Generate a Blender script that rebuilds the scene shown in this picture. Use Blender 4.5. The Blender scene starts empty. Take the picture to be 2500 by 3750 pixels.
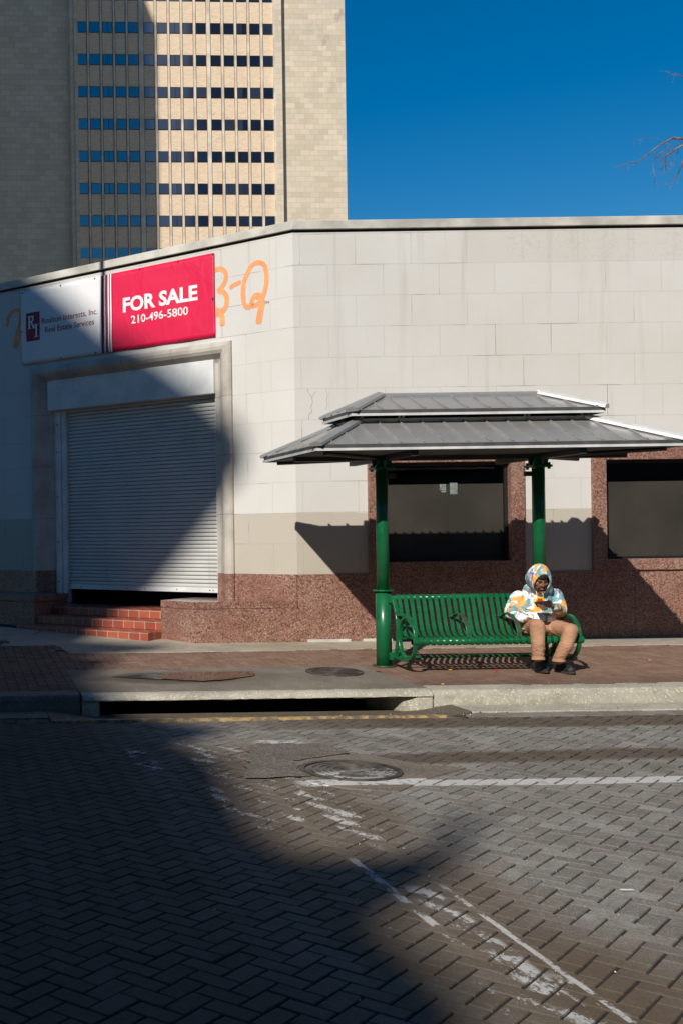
import bpy, bmesh, math, random
from mathutils import Vector, Matrix, Euler
R = math.radians
random.seed(7)
sc = bpy.context.scene
col = sc.collection

# ------------------------------------------------------------------ camera, world, sun, exposure
ROLL = 0.014
EYE = 1.65
cam = bpy.data.cameras.new('camera')
camo = bpy.data.objects.new('camera', cam); col.objects.link(camo)
cam.sensor_fit = 'AUTO'; cam.sensor_width = 36.0; cam.lens = 40.56
cam.shift_x = 0.3844; cam.shift_y = 0.0215
cam.clip_start = 0.05; cam.clip_end = 3000
camo.matrix_world = Matrix.Translation((0, 0, EYE)) @ Matrix.Rotation(R(90), 4, 'X') @ Matrix.Rotation(-ROLL, 4, 'Z')
sc.camera = camo

SUN = Vector((0.67, 1.0, -0.785)).normalized()
elev = math.asin(-SUN.z)
world = bpy.data.worlds.new('World'); sc.world = world; world.use_nodes = True
wn = world.node_tree; bg = wn.nodes['Background']
sky = wn.nodes.new('ShaderNodeTexSky'); sky.sky_type = 'NISHITA'; sky.sun_disc = False
sky.sun_elevation = elev
sky.sun_rotation = math.atan2(-SUN.x, -SUN.y)
sky.air_density = 1.0; sky.dust_density = 0.1; sky.ozone_density = 3.0
hs = wn.nodes.new('ShaderNodeHueSaturation'); hs.inputs['Saturation'].default_value = 1.5; hs.inputs['Value'].default_value = 1.45
hs.inputs['Hue'].default_value = 0.5
wn.links.new(sky.outputs[0], hs.inputs['Color']); wn.links.new(hs.outputs[0], bg.inputs[0])
bg.inputs[1].default_value = 0.05
sl = bpy.data.lights.new('sun', 'SUN'); sl.energy = 5.0; sl.angle = R(0.53); sl.color = (1.0, 0.945, 0.865)
so = bpy.data.objects.new('sun', sl); col.objects.link(so)
so.rotation_euler = SUN.to_track_quat('-Z', 'Y').to_euler(); so.location = (-30, -40, 40)
sc.view_settings.view_transform = 'Standard'; sc.view_settings.look = 'None'
sc.view_settings.exposure = 0.08; sc.view_settings.gamma = 1.0
sc.render.engine = 'CYCLES'

# ------------------------------------------------------------------ survey helpers (picture point + distance -> place)
F_, PX, PY = 2650.0, -120.0, 1226.6
def ray(x, y):
    u, v = x - PX, y - PY; c, s = math.cos(ROLL), math.sin(ROLL)
    return (u*c - v*s)/F_, (u*s + v*c)/F_
def at(x, y, Y):
    a, b = ray(x, y); return Vector((a*Y, Y, EYE - b*Y))
def gz(Y):                       # height of the sloping sidewalk
    return 0.15 + 0.04*(Y - 10.69)
CX, YW = 4.225, 13.97            # corner of the stone building
TT = (-0.718, 0.696); NN = (-0.696, -0.718)
def L(t, n, z):                  # along / out of the chamfered door facade
    return (CX + t*TT[0] + n*NN[0], YW + t*TT[1] + n*NN[1], z)
def lf(x, y):
    a, b = ray(x, y); t = (CX - a*YW)/(.718 + .696*a); return t, EYE - b*(YW + .696*t)
def onwalk(x, y):
    a, b = ray(x, y); Y = (EYE - .15 + .04*10.69)/(b + .04); return a*Y, Y
def onroad(x, y):
    a, b = ray(x, y); Y = EYE/b; return a*Y, Y

# ------------------------------------------------------------------ mesh helpers
def wl(o):
    v = Vector((0, 0, 0))
    while o is not None:
        v += o.location; o = o.parent
    return v
def tag(o, label=None, cat=None, group=None, kind=None):
    if label: o['label'] = label
    if cat: o['category'] = cat
    if group: o['group'] = group
    if kind: o['kind'] = kind
    return o
def thing(name, label, cat, loc, group=None):
    o = bpy.data.objects.new(name, None); col.objects.link(o); o.location = loc
    o.empty_display_size = 0.2
    return tag(o, label, cat, group)
class MB:
    def __init__(s): s.v = []; s.f = []; s.a = []; s.c = []
    def add(s, vs, fs, attr=0.5):
        k = len(s.v); s.c.append((k, len(s.f))); s.v += [tuple(p) for p in vs]
        for f in fs: s.f.append(tuple(i + k for i in f)); s.a.append(attr)
        return s
    def box(s, x0, x1, y0, y1, z0, z1, T=None):
        P = [(x0,y0,z0),(x1,y0,z0),(x1,y1,z0),(x0,y1,z0),(x0,y0,z1),(x1,y0,z1),(x1,y1,z1),(x0,y1,z1)]
        if T: P = [T(*p) for p in P]
        return s.add(P, [(0,3,2,1),(4,5,6,7),(0,1,5,4),(1,2,6,5),(2,3,7,6),(3,0,4,7)])
    def prism(s, poly, a0, a1, T):       # poly of 2-d points; T(p, a) -> xyz
        n = len(poly)
        P = [T(p, a0) for p in poly] + [T(p, a1) for p in poly]
        return s.add(P, [tuple(range(n))[::-1], tuple(range(n, 2*n))] + [(i, (i+1) % n, n+(i+1) % n, n+i) for i in range(n)])
    def sheet(s, poly, zf):
        return s.add([(x, y, zf(x, y)) for x, y in poly], [tuple(range(len(poly)))])
    def sweep(s, rings, close_ring=True, caps=True, close_path=False):
        n = len(rings[0]); k = len(rings); P = [p for r in rings for p in r]; Fs = []
        for j in range(k if close_path else k-1):
            j2 = (j+1) % k
            for i in range(n if close_ring else n-1):
                i2 = (i+1) % n
                Fs.append((j*n+i, j*n+i2, j2*n+i2, j2*n+i))
        if caps and not close_path:
            Fs += [tuple(range(n))[::-1], tuple(range((k-1)*n, k*n))]
        return s.add(P, Fs)
    def tube(s, pts, r, seg=12, caps=True, squash=1.0):
        pts = [Vector(p) for p in pts]; n = len(pts)
        rr = r if isinstance(r, (list, tuple)) else [r]*n
        rings = []; up = None
        for i in range(n):
            d = (pts[min(i+1, n-1)] - pts[max(i-1, 0)]).normalized()
            if up is None:
                up = Vector((0, 0, 1)) if abs(d.z) < .9 else Vector((0, 1, 0))
            a = d.cross(up)
            if a.length < 1e-5: a = d.cross(Vector((1, 0, 0)))
            a.normalize(); b = d.cross(a).normalized(); up = -b if b.dot(up) < 0 else b
            b = up - d*up.dot(d); b.normalize(); a = d.cross(b)
            rings.append([pts[i] + a*(rr[i]*math.cos(t)) + b*(rr[i]*squash*math.sin(t)) for t in [2*math.pi*q/seg for q in range(seg)]])
        return s.sweep(rings, caps=caps)
    def disc_cyl(s, c, r, z0, z1, seg=32, r1=None):
        r1 = r if r1 is None else r1
        A = [(c[0]+r*math.cos(2*math.pi*i/seg), c[1]+r*math.sin(2*math.pi*i/seg), z0) for i in range(seg)]
        B = [(c[0]+r1*math.cos(2*math.pi*i/seg), c[1]+r1*math.sin(2*math.pi*i/seg), z1) for i in range(seg)]
        return s.sweep([A, B])
    def ell(s, c, r, rot=None, u=16, v=10):
        c = Vector(c); P = []; Fs = []
        for j in range(v+1):
            ph = math.pi*j/v
            for i in range(u):
                th = 2*math.pi*i/u
                p = Vector((r[0]*math.sin(ph)*math.cos(th), r[1]*math.sin(ph)*math.sin(th), r[2]*math.cos(ph)))
                if rot: p.rotate(rot)
                P.append(c+p)
        for j in range(v):
            for i in range(u):
                Fs.append((j*u+i, (j+1)*u+i, (j+1)*u+(i+1) % u, j*u+(i+1) % u))
        return s.add(P, Fs)
    def cap(s, p0, r0, p1, r1, n=4):     # tapered limb with round ends
        p0, p1 = Vector(p0), Vector(p1)
        s.ell(p0, (r0,)*3, u=14, v=8); s.ell(p1, (r1,)*3, u=14, v=8)
        return s.tube([p0, p1], [r0, r1], seg=14)
    def build(s, name, mat, parent=None, smooth=False, bevel=0.0, attr=False, loc=None, seg=2, clean=False):
        off = wl(parent) if parent is not None else Vector(loc or (0, 0, 0))
        me = bpy.data.meshes.new(name)
        me.from_pydata([(p[0]-off.x, p[1]-off.y, p[2]-off.z) for p in s.v], [], s.f)
        me.update()
        bm = bmesh.new(); bm.from_mesh(me)
        if clean: bmesh.ops.remove_doubles(bm, verts=bm.verts, dist=1e-5)
        if not attr: bmesh.ops.recalc_face_normals(bm, faces=bm.faces)
        uvl = bm.loops.layers.uv.new('UVMap')
        for f in bm.faces:
            n = f.normal
            if abs(n.z) > 0.75: du, dv = Vector((1, 0, 0)), Vector((0, 1, 0))
            else:
                h = Vector((n.x, n.y, 0)); h.normalize(); du = Vector((-h.y, h.x, 0)); dv = Vector((0, 0, 1))
            for l in f.loops:
                w = l.vert.co + off; l[uvl].uv = (w.dot(du), w.dot(dv))
        bm.to_mesh(me); bm.free()
        if attr:
            at_ = me.attributes.new('var', 'FLOAT', 'FACE'); at_.data.foreach_set('value', s.a)
        if smooth:
            me.polygons.foreach_set('use_smooth', [True]*len(me.polygons))
        me.materials.append(mat)
        o = bpy.data.objects.new(name, me); col.objects.link(o)
        if parent is not None: o.parent = parent
        else: o.location = off
        if bevel:
            b = o.modifiers.new('bevel', 'BEVEL'); b.width = bevel; b.segments = seg; b.limit_method = 'ANGLE'; b.angle_limit = R(35)
            b.harden_normals = False
        return o
def each(mb, name, mat, parent, **kw):          # every piece of the mesh as a part of its own
    c = mb.c + [(len(mb.v), len(mb.f))]; out = []
    for (v0, f0), (v1, f1) in zip(c[:-1], c[1:]):
        m = MB(); m.v = mb.v[v0:v1]; m.f = [tuple(i - v0 for i in f) for f in mb.f[f0:f1]]; m.a = mb.a[f0:f1]
        out.append(m.build(name, mat, parent, **kw))
    return out
def remeshed(mb, voxel, smooth_it=6):
    me = bpy.data.meshes.new('tmp'); me.from_pydata([tuple(p) for p in mb.v], [], mb.f)
    bm = bmesh.new(); bm.from_mesh(me); bmesh.ops.remove_doubles(bm, verts=bm.verts, dist=1e-6)
    bmesh.ops.recalc_face_normals(bm, faces=bm.faces); bm.to_mesh(me); bm.free()
    o = bpy.data.objects.new('tmp', me); col.objects.link(o)
    m = o.modifiers.new('r', 'REMESH'); m.mode = 'VOXEL'; m.voxel_size = voxel; m.adaptivity = 0
    m2 = o.modifiers.new('s', 'SMOOTH'); m2.iterations = smooth_it; m2.factor = 0.6
    dg = bpy.context.evaluated_depsgraph_get(); ev = o.evaluated_get(dg)
    me2 = bpy.data.meshes.new_from_object(ev)
    out = MB(); out.v = [tuple(v.co) for v in me2.vertices]; out.f = [tuple(p.vertices) for p in me2.polygons]; out.a = [0.5]*len(out.f)
    bpy.data.objects.remove(o); bpy.data.meshes.remove(me); bpy.data.meshes.remove(me2)
    return out
def text_mesh(s, bold=0.0):
    cu = bpy.data.curves.new('t', 'FONT'); cu.body = s; cu.size = 1.0; cu.offset = bold; cu.resolution_u = 3
    o = bpy.data.objects.new('t', cu); col.objects.link(o)
    dg = bpy.context.evaluated_depsgraph_get()
    me = bpy.data.meshes.new_from_object(o.evaluated_get(dg))
    V = [(v.co.x, v.co.y) for v in me.vertices]; Fs = [tuple(p.vertices) for p in me.polygons]
    bpy.data.objects.remove(o); bpy.data.meshes.remove(me); bpy.data.curves.remove(cu)
    x0 = min(v[0] for v in V); x1 = max(v[0] for v in V)
    return [((v[0]-x0)/(x1-x0), v[1]) for v in V], Fs, x1-x0
def put_text(mb, s, width, T, bold=0.0, aspect=1.0, th=0.003):   # T(u, v, d)
    V, Fs, w = text_mesh(s, bold); k = width/w*aspect
    n = len(V)
    P = [T(v[0]*width, v[1]*k, th) for v in V]
    mb.add(P, Fs)

# ------------------------------------------------------------------ material helpers: tiny node expression language
class N:
    def __init__(s, nt, sock): s.nt = nt; s.s = sock
    def _m(s, op, o=None, c=None):
        n = s.nt.nodes.new('ShaderNodeMath'); n.operation = op
        for i, q in enumerate((s, o, c)):
            if q is None: continue
            if isinstance(q, N): s.nt.links.new(q.s, n.inputs[i])
            else: n.inputs[i].default_value = q
        return N(s.nt, n.outputs[0])
    def __add__(s, o): return s._m('ADD', o)
    __radd__ = __add__
    def __sub__(s, o): return s._m('SUBTRACT', o)
    def __mul__(s, o): return s._m('MULTIPLY', o)
    __rmul__ = __mul__
    def __truediv__(s, o): return s._m('DIVIDE', o)
    def abs(s): return s._m('ABSOLUTE')
    def min(s, o): return s._m('MINIMUM', o)
    def max(s, o): return s._m('MAXIMUM', o)
    def pow(s, o): return s._m('POWER', o)
    def clamp(s):
        r = s._m('ADD', 0.0); r.s.node.use_clamp = True; return r
    def ss(s, a, b):                        # smoothstep a..b -> 0..1 (a > b allowed)
        n = s.nt.nodes.new('ShaderNodeMapRange'); n.interpolation_type = 'SMOOTHSTEP'
        s.nt.links.new(s.s, n.inputs[0])
        if a <= b: n.inputs[1].default_value = a; n.inputs[2].default_value = b
        else: n.inputs[1].default_value = b; n.inputs[2].default_value = a; n.inputs[3].default_value = 1; n.inputs[4].default_value = 0
        return N(s.nt, n.outputs[0])
class MAT:
    def __init__(s, name, rough=0.6, metal=0.0, spec=0.5):
        s.m = bpy.data.materials.new(name); s.m.use_nodes = True; s.nt = s.m.node_tree
        s.b = s.nt.nodes['Principled BSDF']; s.set('Roughness', rough); s.set('Metallic', metal); s.set('Specular IOR Level', spec)
        s.tc = s.nt.nodes.new('ShaderNodeTexCoord'); s.geo = s.nt.nodes.new('ShaderNodeNewGeometry')
        s.P = s.geo.outputs['Position']; s.UV = s.tc.outputs['UV']
        s.bumps = None
    def set(s, k, v):
        i = s.b.inputs[k]
        if isinstance(v, N): s.nt.links.new(v.s, i)
        elif hasattr(v, 'node'): s.nt.links.new(v, i)
        elif isinstance(v, (tuple, list)): i.default_value = tuple(v) + ((1,) if len(v) == 3 else ())
        else: i.default_value = v
    def xyz(s, src=None):
        n = s.nt.nodes.new('ShaderNodeSeparateXYZ'); s.nt.links.new(src or s.P, n.inputs[0])
        return [N(s.nt, o) for o in n.outputs]
    def vec(s, x, y, z=0.0):
        n = s.nt.nodes.new('ShaderNodeCombineXYZ')
        for i, q in enumerate((x, y, z)):
            if isinstance(q, N): s.nt.links.new(q.s, n.inputs[i])
            else: n.inputs[i].default_value = q
        return n.outputs[0]
    def scaled(s, sx, sy, sz, src=None):
        n = s.nt.nodes.new('ShaderNodeVectorMath'); n.operation = 'MULTIPLY'; s.nt.links.new(src or s.P, n.inputs[0]); n.inputs[1].default_value = (sx, sy, sz)
        return n.outputs[0]
    def noise(s, scale, src=None, detail=3, rough=0.55, dist=0.0, color=False):
        n = s.nt.nodes.new('ShaderNodeTexNoise'); n.inputs['Scale'].default_value = scale; n.inputs['Detail'].default_value = detail
        n.inputs['Roughness'].default_value = rough; n.inputs['Distortion'].default_value = dist
        s.nt.links.new(src or s.P, n.inputs['Vector']); return n.outputs['Color'] if color else N(s.nt, n.outputs['Fac'])
    def vor(s, scale, src=None, out='Color', feature='F1', rnd=1.0):
        n = s.nt.nodes.new('ShaderNodeTexVoronoi'); n.feature = feature; n.inputs['Scale'].default_value = scale; n.inputs['Randomness'].default_value = rnd
        s.nt.links.new(src or s.P, n.inputs['Vector'])
        return N(s.nt, n.outputs[out]) if out == 'Distance' else n.outputs[out]
    def attr(s, name):
        n = s.nt.nodes.new('ShaderNodeAttribute'); n.attribute_name = name; return N(s.nt, n.outputs['Fac'])
    def mix(s, f, a, b, mode='MIX'):
        n = s.nt.nodes.new('ShaderNodeMix'); n.data_type = 'RGBA'; n.blend_type = mode; n.clamp_factor = True
        for k, q in ((0, f), (6, a), (7, b)):
            if isinstance(q, N): s.nt.links.new(q.s, n.inputs[k])
            elif hasattr(q, 'node'): s.nt.links.new(q, n.inputs[k])
            elif isinstance(q, (tuple, list)): n.inputs[k].default_value = tuple(q) + (1,)
            else: n.inputs[k].default_value = q
        return n.outputs[2]
    def ramp(s, f, stops, interp='LINEAR'):
        n = s.nt.nodes.new('ShaderNodeValToRGB'); n.color_ramp.interpolation = interp; e = n.color_ramp.elements
        while len(e) < len(stops): e.new(0.5)
        for q, (p, c) in zip(e, stops): q.position = p; q.color = tuple(c) + (1,)
        s.nt.links.new(f.s if isinstance(f, N) else f, n.inputs[0]); return n.outputs[0]
    def brick(s, src, w, h, mortar=0.005, offset=0.5, smooth=0.1, c1=(0,0,0), c2=(1,1,1)):
        n = s.nt.nodes.new('ShaderNodeTexBrick'); s.nt.links.new(src, n.inputs['Vector']); n.offset = offset; n.offset_frequency = 2
        n.inputs['Scale'].default_value = 1; n.inputs['Brick Width'].default_value = w; n.inputs['Row Height'].default_value = h
        n.inputs['Mortar Size'].default_value = mortar; n.inputs['Mortar Smooth'].default_value = smooth
        n.inputs['Color1'].default_value = tuple(c1)+(1,); n.inputs['Color2'].default_value = tuple(c2)+(1,); n.inputs['Mortar'].default_value = (0.5,0.5,0.5,1)
        return N(s.nt, n.outputs['Fac']), n.outputs['Color']
    def bump(s, h, strength=0.4, dist=0.01):
        n = s.nt.nodes.new('ShaderNodeBump'); n.inputs['Strength'].default_value = strength; n.inputs['Distance'].default_value = dist
        s.nt.links.new(h.s if isinstance(h, N) else h, n.inputs['Height'])
        if s.bumps: s.nt.links.new(s.bumps, n.inputs['Normal'])
        s.bumps = n.outputs[0]; s.nt.links.new(n.outputs[0], s.b.inputs['Normal'])
    def color(s, c): s.set('Base Color', c); return s.m

def simple(name, c, rough=0.6, metal=0.0, var=0.12, scale=6.0, bump=0.0, spec=0.5):
    M = MAT(name, rough, metal, spec); n = M.noise(scale, detail=5)
    d = tuple(max(0, q*(1-var*2)) for q in c); l = tuple(min(1, q*(1+var)) for q in c)
    if bump: M.bump(M.noise(scale*12, detail=3), bump, 0.004)
    return M.color(M.mix(n.ss(0.3, 0.7), d, l))

# -- painted limestone ashlar
def make_stone():
    M = MAT('painted_limestone', 0.75)
    u, v, _ = M.xyz(M.UV); X, Y, Z = M.xyz()
    w = (v - 1.10)
    vec = M.vec(u + 0.06, w + 10*0.3745)
    fac, bc = M.brick(vec, 0.672, 0.3745, 0.0045, smooth=0.3)
    tone = M.mix(bc, (.575,.56,.53), (.592,.578,.545))
    big = M.noise(0.7, detail=5)
    tone = M.mix(big.ss(.35, .75)*.5, tone, (.50,.475,.42))
    streak = M.noise(1.0, M.scaled(5.0, 5.0, 0.35), detail=4)
    tone = M.mix(streak.ss(.56, .78)*.45, tone, (.40,.375,.335))
    # repainted band over the lowest two courses, warmer and darker, with a ragged patch above it
    ragged = M.noise(2.3, detail=2)*0.10 - 0.05
    band = (Z + ragged*((X - 4.5).ss(0.0, 0.4) * (X - 5.1).ss(0.2, -0.1))).ss(1.852, 1.847)
    tone = M.mix(band*.8, tone, (.40,.355,.28))
    dirt = M.noise(1.6, detail=4); low = Z.ss(1.65, 1.1)
    tone = M.mix(low*dirt.ss(.35, .7)*.35, tone, (.36,.31,.23))
    # faint cleaned-off graffiti in the top course
    g = M.noise(2.4, M.scaled(1, 1, 1.4), detail=1, dist=3.5); gm = (g - .5).abs().ss(.028, .008)*(Z.ss(4.86, 4.9))*(X.ss(6.6, 6.9))
    tone = M.mix(gm*.3, tone, (.40,.37,.33))
    tone = M.mix(Z.ss(4.83, 4.87)*X.ss(6.2, 6.3)*.28, tone, (.45,.42,.37))
    # water marks bleeding down from the parapet joint, a crack
    st2 = M.noise(1.0, M.scaled(9, 9, 0.25), detail=3)
    tone = M.mix(st2.ss(.56, .75)*Z.ss(3.6, 5.3)*.42, tone, (.36,.34,.31))
    fine = M.noise(60, detail=2)
    tone = M.mix(fine.ss(.3, .8)*.12, tone, (.40,.38,.33))
    tone = M.mix(fac*.33, tone, (.31,.295,.265))
    jn = M.noise(1.9, detail=2)
    tone = M.mix(fac*jn.ss(.54, .66)*.5, tone, (.12,.11,.095))
    M.bump(fac*-1.0, 0.22, 0.005); M.bump(M.noise(35, detail=4), 0.12, 0.006); M.bump(M.noise(2.0, detail=2), 0.25, 0.02)
    return M.color(tone)
def make_granite(name='red_granite', k=1.0, rough=0.33):
    M = MAT(name, rough); c = M.vor(95, out='Color'); c2 = M.vor(48, out='Color')
    sep = M.nt.nodes.new('ShaderNodeSeparateColor'); M.nt.links.new(c, sep.inputs[0]); a = N(M.nt, sep.outputs[0]); b = N(M.nt, sep.outputs[1])
    sep2 = M.nt.nodes.new('ShaderNodeSeparateColor'); M.nt.links.new(c2, sep2.inputs[0]); d = N(M.nt, sep2.outputs[0])
    t = M.ramp(a, [(0, (.035*k,.02*k,.018*k)), (.16, (.16*k,.078*k,.055*k)), (.55, (.28*k,.145*k,.105*k)), (.86, (.40*k,.235*k,.18*k)), (1, (.52*k,.38*k,.30*k))])
    t = M.mix(d.ss(.7, .95)*.5, t, (.44*k,.22*k,.16*k))
    t = M.mix(M.noise(2.2, detail=4).ss(.35, .7)*.4, t, (.19*k,.07*k,.05*k))
    t = M.mix((M.noise(3.0, M.scaled(1, 1, .6), detail=3).ss(.5, .75))*.22, t, (.34,.27,.22))
    M.bump(a, 0.12, 0.002)
    return M.color(t)
stone = make_stone()
granite = make_granite(k=.84)
coping_m = simple('coping_stone', (.52,.50,.44), 0.8, var=.16, scale=2.5, bump=.2)
mould_m = simple('moulding_stone', (.44,.405,.35), 0.75, var=.12, scale=3.0, bump=.15)
joint_dark = simple('joint_shadow_gap', (.03,.03,.03), .9)
white_metal = simple('white_painted_steel', (.60,.61,.60), .45, var=.08, scale=3)
def make_shutter():
    M = MAT('shutter_enamel', .42); X, Y, Z = M.xyz()
    n = M.noise(2.2, detail=4); st = M.noise(1, M.scaled(6, 6, .3), detail=3)
    t = M.mix(n.ss(.35, .75)*.5, (.52,.52,.49), (.40,.40,.38)); t = M.mix(st.ss(.6, .8)*.4, t, (.33,.31,.28))
    ph = ((Z - 0.86)/0.0512)._m('FRACT'); line = ph.ss(.86, .93)*ph.ss(1.0, .97)
    t = M.mix(line*.0, t, (.05,.05,.05))
    M.bump(M.noise(30), .05, .002)
    return M.color(t)
shutter_m = make_shutter()
green = None
def make_green():
    M = MAT('green_enamel', .28); n = M.noise(5, detail=5); n2 = M.noise(38, detail=4)
    t = M.mix(n.ss(.3, .7), (.003,.088,.028), (.005,.115,.040))
    t = M.mix(n2.ss(.60, .74)*.5, t, (.07,.17,.09))
    t = M.mix((M.noise(14, detail=5).ss(.62, .72))*.7, t, (.09,.055,.03))
    M.set('Roughness', n*.22 + .2); M.bump(M.noise(90, detail=2), .06, .001)
    return M.color(t)
green = make_green()
def make_green_worn():
    M = MAT('worn_green_enamel', .4); n = M.noise(16, detail=5)
    t = M.mix(n.ss(.38, .6), (.055,.035,.025), (.010,.085,.035))
    return M.color(t)
green_worn = make_green_worn()
dark_steel = simple('dark_bronze_steel', (.03,.032,.03), .5)
def make_roofmetal():
    M = MAT('galvalume_sheet', .3, .45); n = M.noise(3, detail=5); n2 = M.noise(1, M.scaled(9, 9, .8), detail=3)
    t = M.mix(n.ss(.3, .7), (.32,.32,.31), (.36,.355,.34)); t = M.mix(n2.ss(.55, .8)*.25, t, (.20,.185,.165))
    M.set('Roughness', n*.12 + .24); M.bump(M.noise(1.3, M.scaled(1, 1, 1), detail=2), .08, .02)
    return M.color(t)
roofmetal = make_roofmetal()
seam_m = simple('roof_seam_metal', (.36,.35,.32), .4, .3, var=.12)
trim_m = simple('bright_trim_metal', (.80,.80,.78), .35, .3, var=.08)
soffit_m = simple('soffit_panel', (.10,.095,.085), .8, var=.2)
def make_glass():                       # thin clear pane: mirror at the Fresnel share, otherwise see-through
    M = MAT('shop_glass', .02); nt = M.nt; out = nt.nodes['Material Output']
    tr_ = nt.nodes.new('ShaderNodeBsdfTransparent'); tr_.inputs[0].default_value = (.86,.88,.88,1)
    gl = nt.nodes.new('ShaderNodeBsdfGlossy'); gl.inputs['Roughness'].default_value = .015
    fr_ = nt.nodes.new('ShaderNodeLayerWeight'); fr_.inputs[0].default_value = .5
    mx = nt.nodes.new('ShaderNodeMixShader')
    sm_ = M.noise(3, M.scaled(1, 1, .5), detail=4).ss(.55, .8)*.035 + .02
    f_ = N(nt, fr_.outputs['Facing']).pow(4.0)*.8 + sm_
    nt.links.new(f_.s, mx.inputs[0]); nt.links.new(tr_.outputs[0], mx.inputs[1]); nt.links.new(gl.outputs[0], mx.inputs[2]); nt.links.new(mx.outputs[0], out.inputs[0])
    return M.m
glass = make_glass()
black_frame = simple('black_window_frame', (.012,.012,.012), .4)
blind_m = simple('brown_board_behind_glass', (.075,.060,.046), .8, var=.15, scale=1.2)
paper_m = simple('paper_notice', (.40,.40,.40), .9, var=.15, scale=30)
interior_m = simple('dark_interior', (.015,.015,.016), .9)

def make_concrete(name, c, speck=.5, dirt=.5, wet=False, rough=.85):
    M = MAT(name, rough); n = M.noise(1.7, detail=6, rough=.65); f = M.noise(120, detail=2)
    t = M.mix(n.ss(.3, .72), tuple(q*.66 for q in c), c)
    t = M.mix(M.noise(7, detail=5).ss(.5, .75)*dirt, t, tuple(q*.5 for q in (c[0], c[1]*.95, c[2]*.85)))
    v = M.vor(95, out='Color'); sp = M.nt.nodes.new('ShaderNodeSeparateColor'); M.nt.links.new(v, sp.inputs[0])
    t = M.mix(N(M.nt, sp.outputs[0]).ss(.86, .93)*speck, t, tuple(min(1, q*2.0) for q in c))
    t = M.mix(N(M.nt, sp.outputs[1]).ss(.86, .93)*speck*.8, t, tuple(q*.4 for q in c))
    M.bump(f, .25, .003); M.bump(n, .3, .01)
    return M.color(t)
conc = make_concrete('sidewalk_concrete', (.40,.345,.26), .2, .4)
def add_damp_shade(m):
    nt = m.node_tree; M = MAT.__new__(MAT); M.m = m; M.nt = nt; M.b = nt.nodes['Principled BSDF']; g = nt.nodes.new('ShaderNodeNewGeometry'); M.P = g.outputs['Position']; M.bumps = None
    X, Y, Z = M.xyz(); nn = M.noise(3.5, detail=4)*.9
    d = ((X-2.3)*(X-2.3)*.55 + (Y-11.5)*(Y-11.5)*5.0 + nn).ss(1.25, .75).max(X.ss(2.0, 1.3)*.6)  # wet round the puddle; left end darkened for the shade there
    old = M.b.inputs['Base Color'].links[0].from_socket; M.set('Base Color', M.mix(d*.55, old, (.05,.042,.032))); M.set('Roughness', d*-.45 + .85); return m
conc_dark = add_damp_shade(make_concrete('drain_slab_concrete', (.20,.17,.13), .3, .5))
kerb_m = make_concrete('kerb_aggregate', (.42,.39,.31), .35, .6)
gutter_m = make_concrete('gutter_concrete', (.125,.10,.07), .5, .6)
def add_line(m):
    nt = m.node_tree; M = MAT.__new__(MAT); M.m = m; M.nt = nt; M.b = nt.nodes['Principled BSDF']; g = nt.nodes.new('ShaderNodeNewGeometry'); M.P = g.outputs['Position']; M.bumps = None
    X, Y, Z = M.xyz(); msk = (Y - 7.455).abs().ss(.092, .08)*X.ss(2.24, 2.32)*M.noise(25, detail=5).ss(.36, .5)
    old = M.b.inputs['Base Color'].links[0].from_socket; M.set('Base Color', M.mix(msk*.9, old, (.55,.54,.51))); return m
patch_m = add_line(make_concrete('patch_concrete', (.19,.155,.115), .5, .5))
asphalt_m = make_concrete('asphalt_patch', (.14,.12,.095), 1.0, .9)
yellow_m = None
def make_yellow():
    M = MAT('worn_yellow_paint', .7); n = M.noise(11, detail=6, rough=.7)
    return M.color(M.mix(n.ss(.42, .62), (.15,.11,.07), (.44,.29,.11)))
yellow_m = make_yellow()

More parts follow.
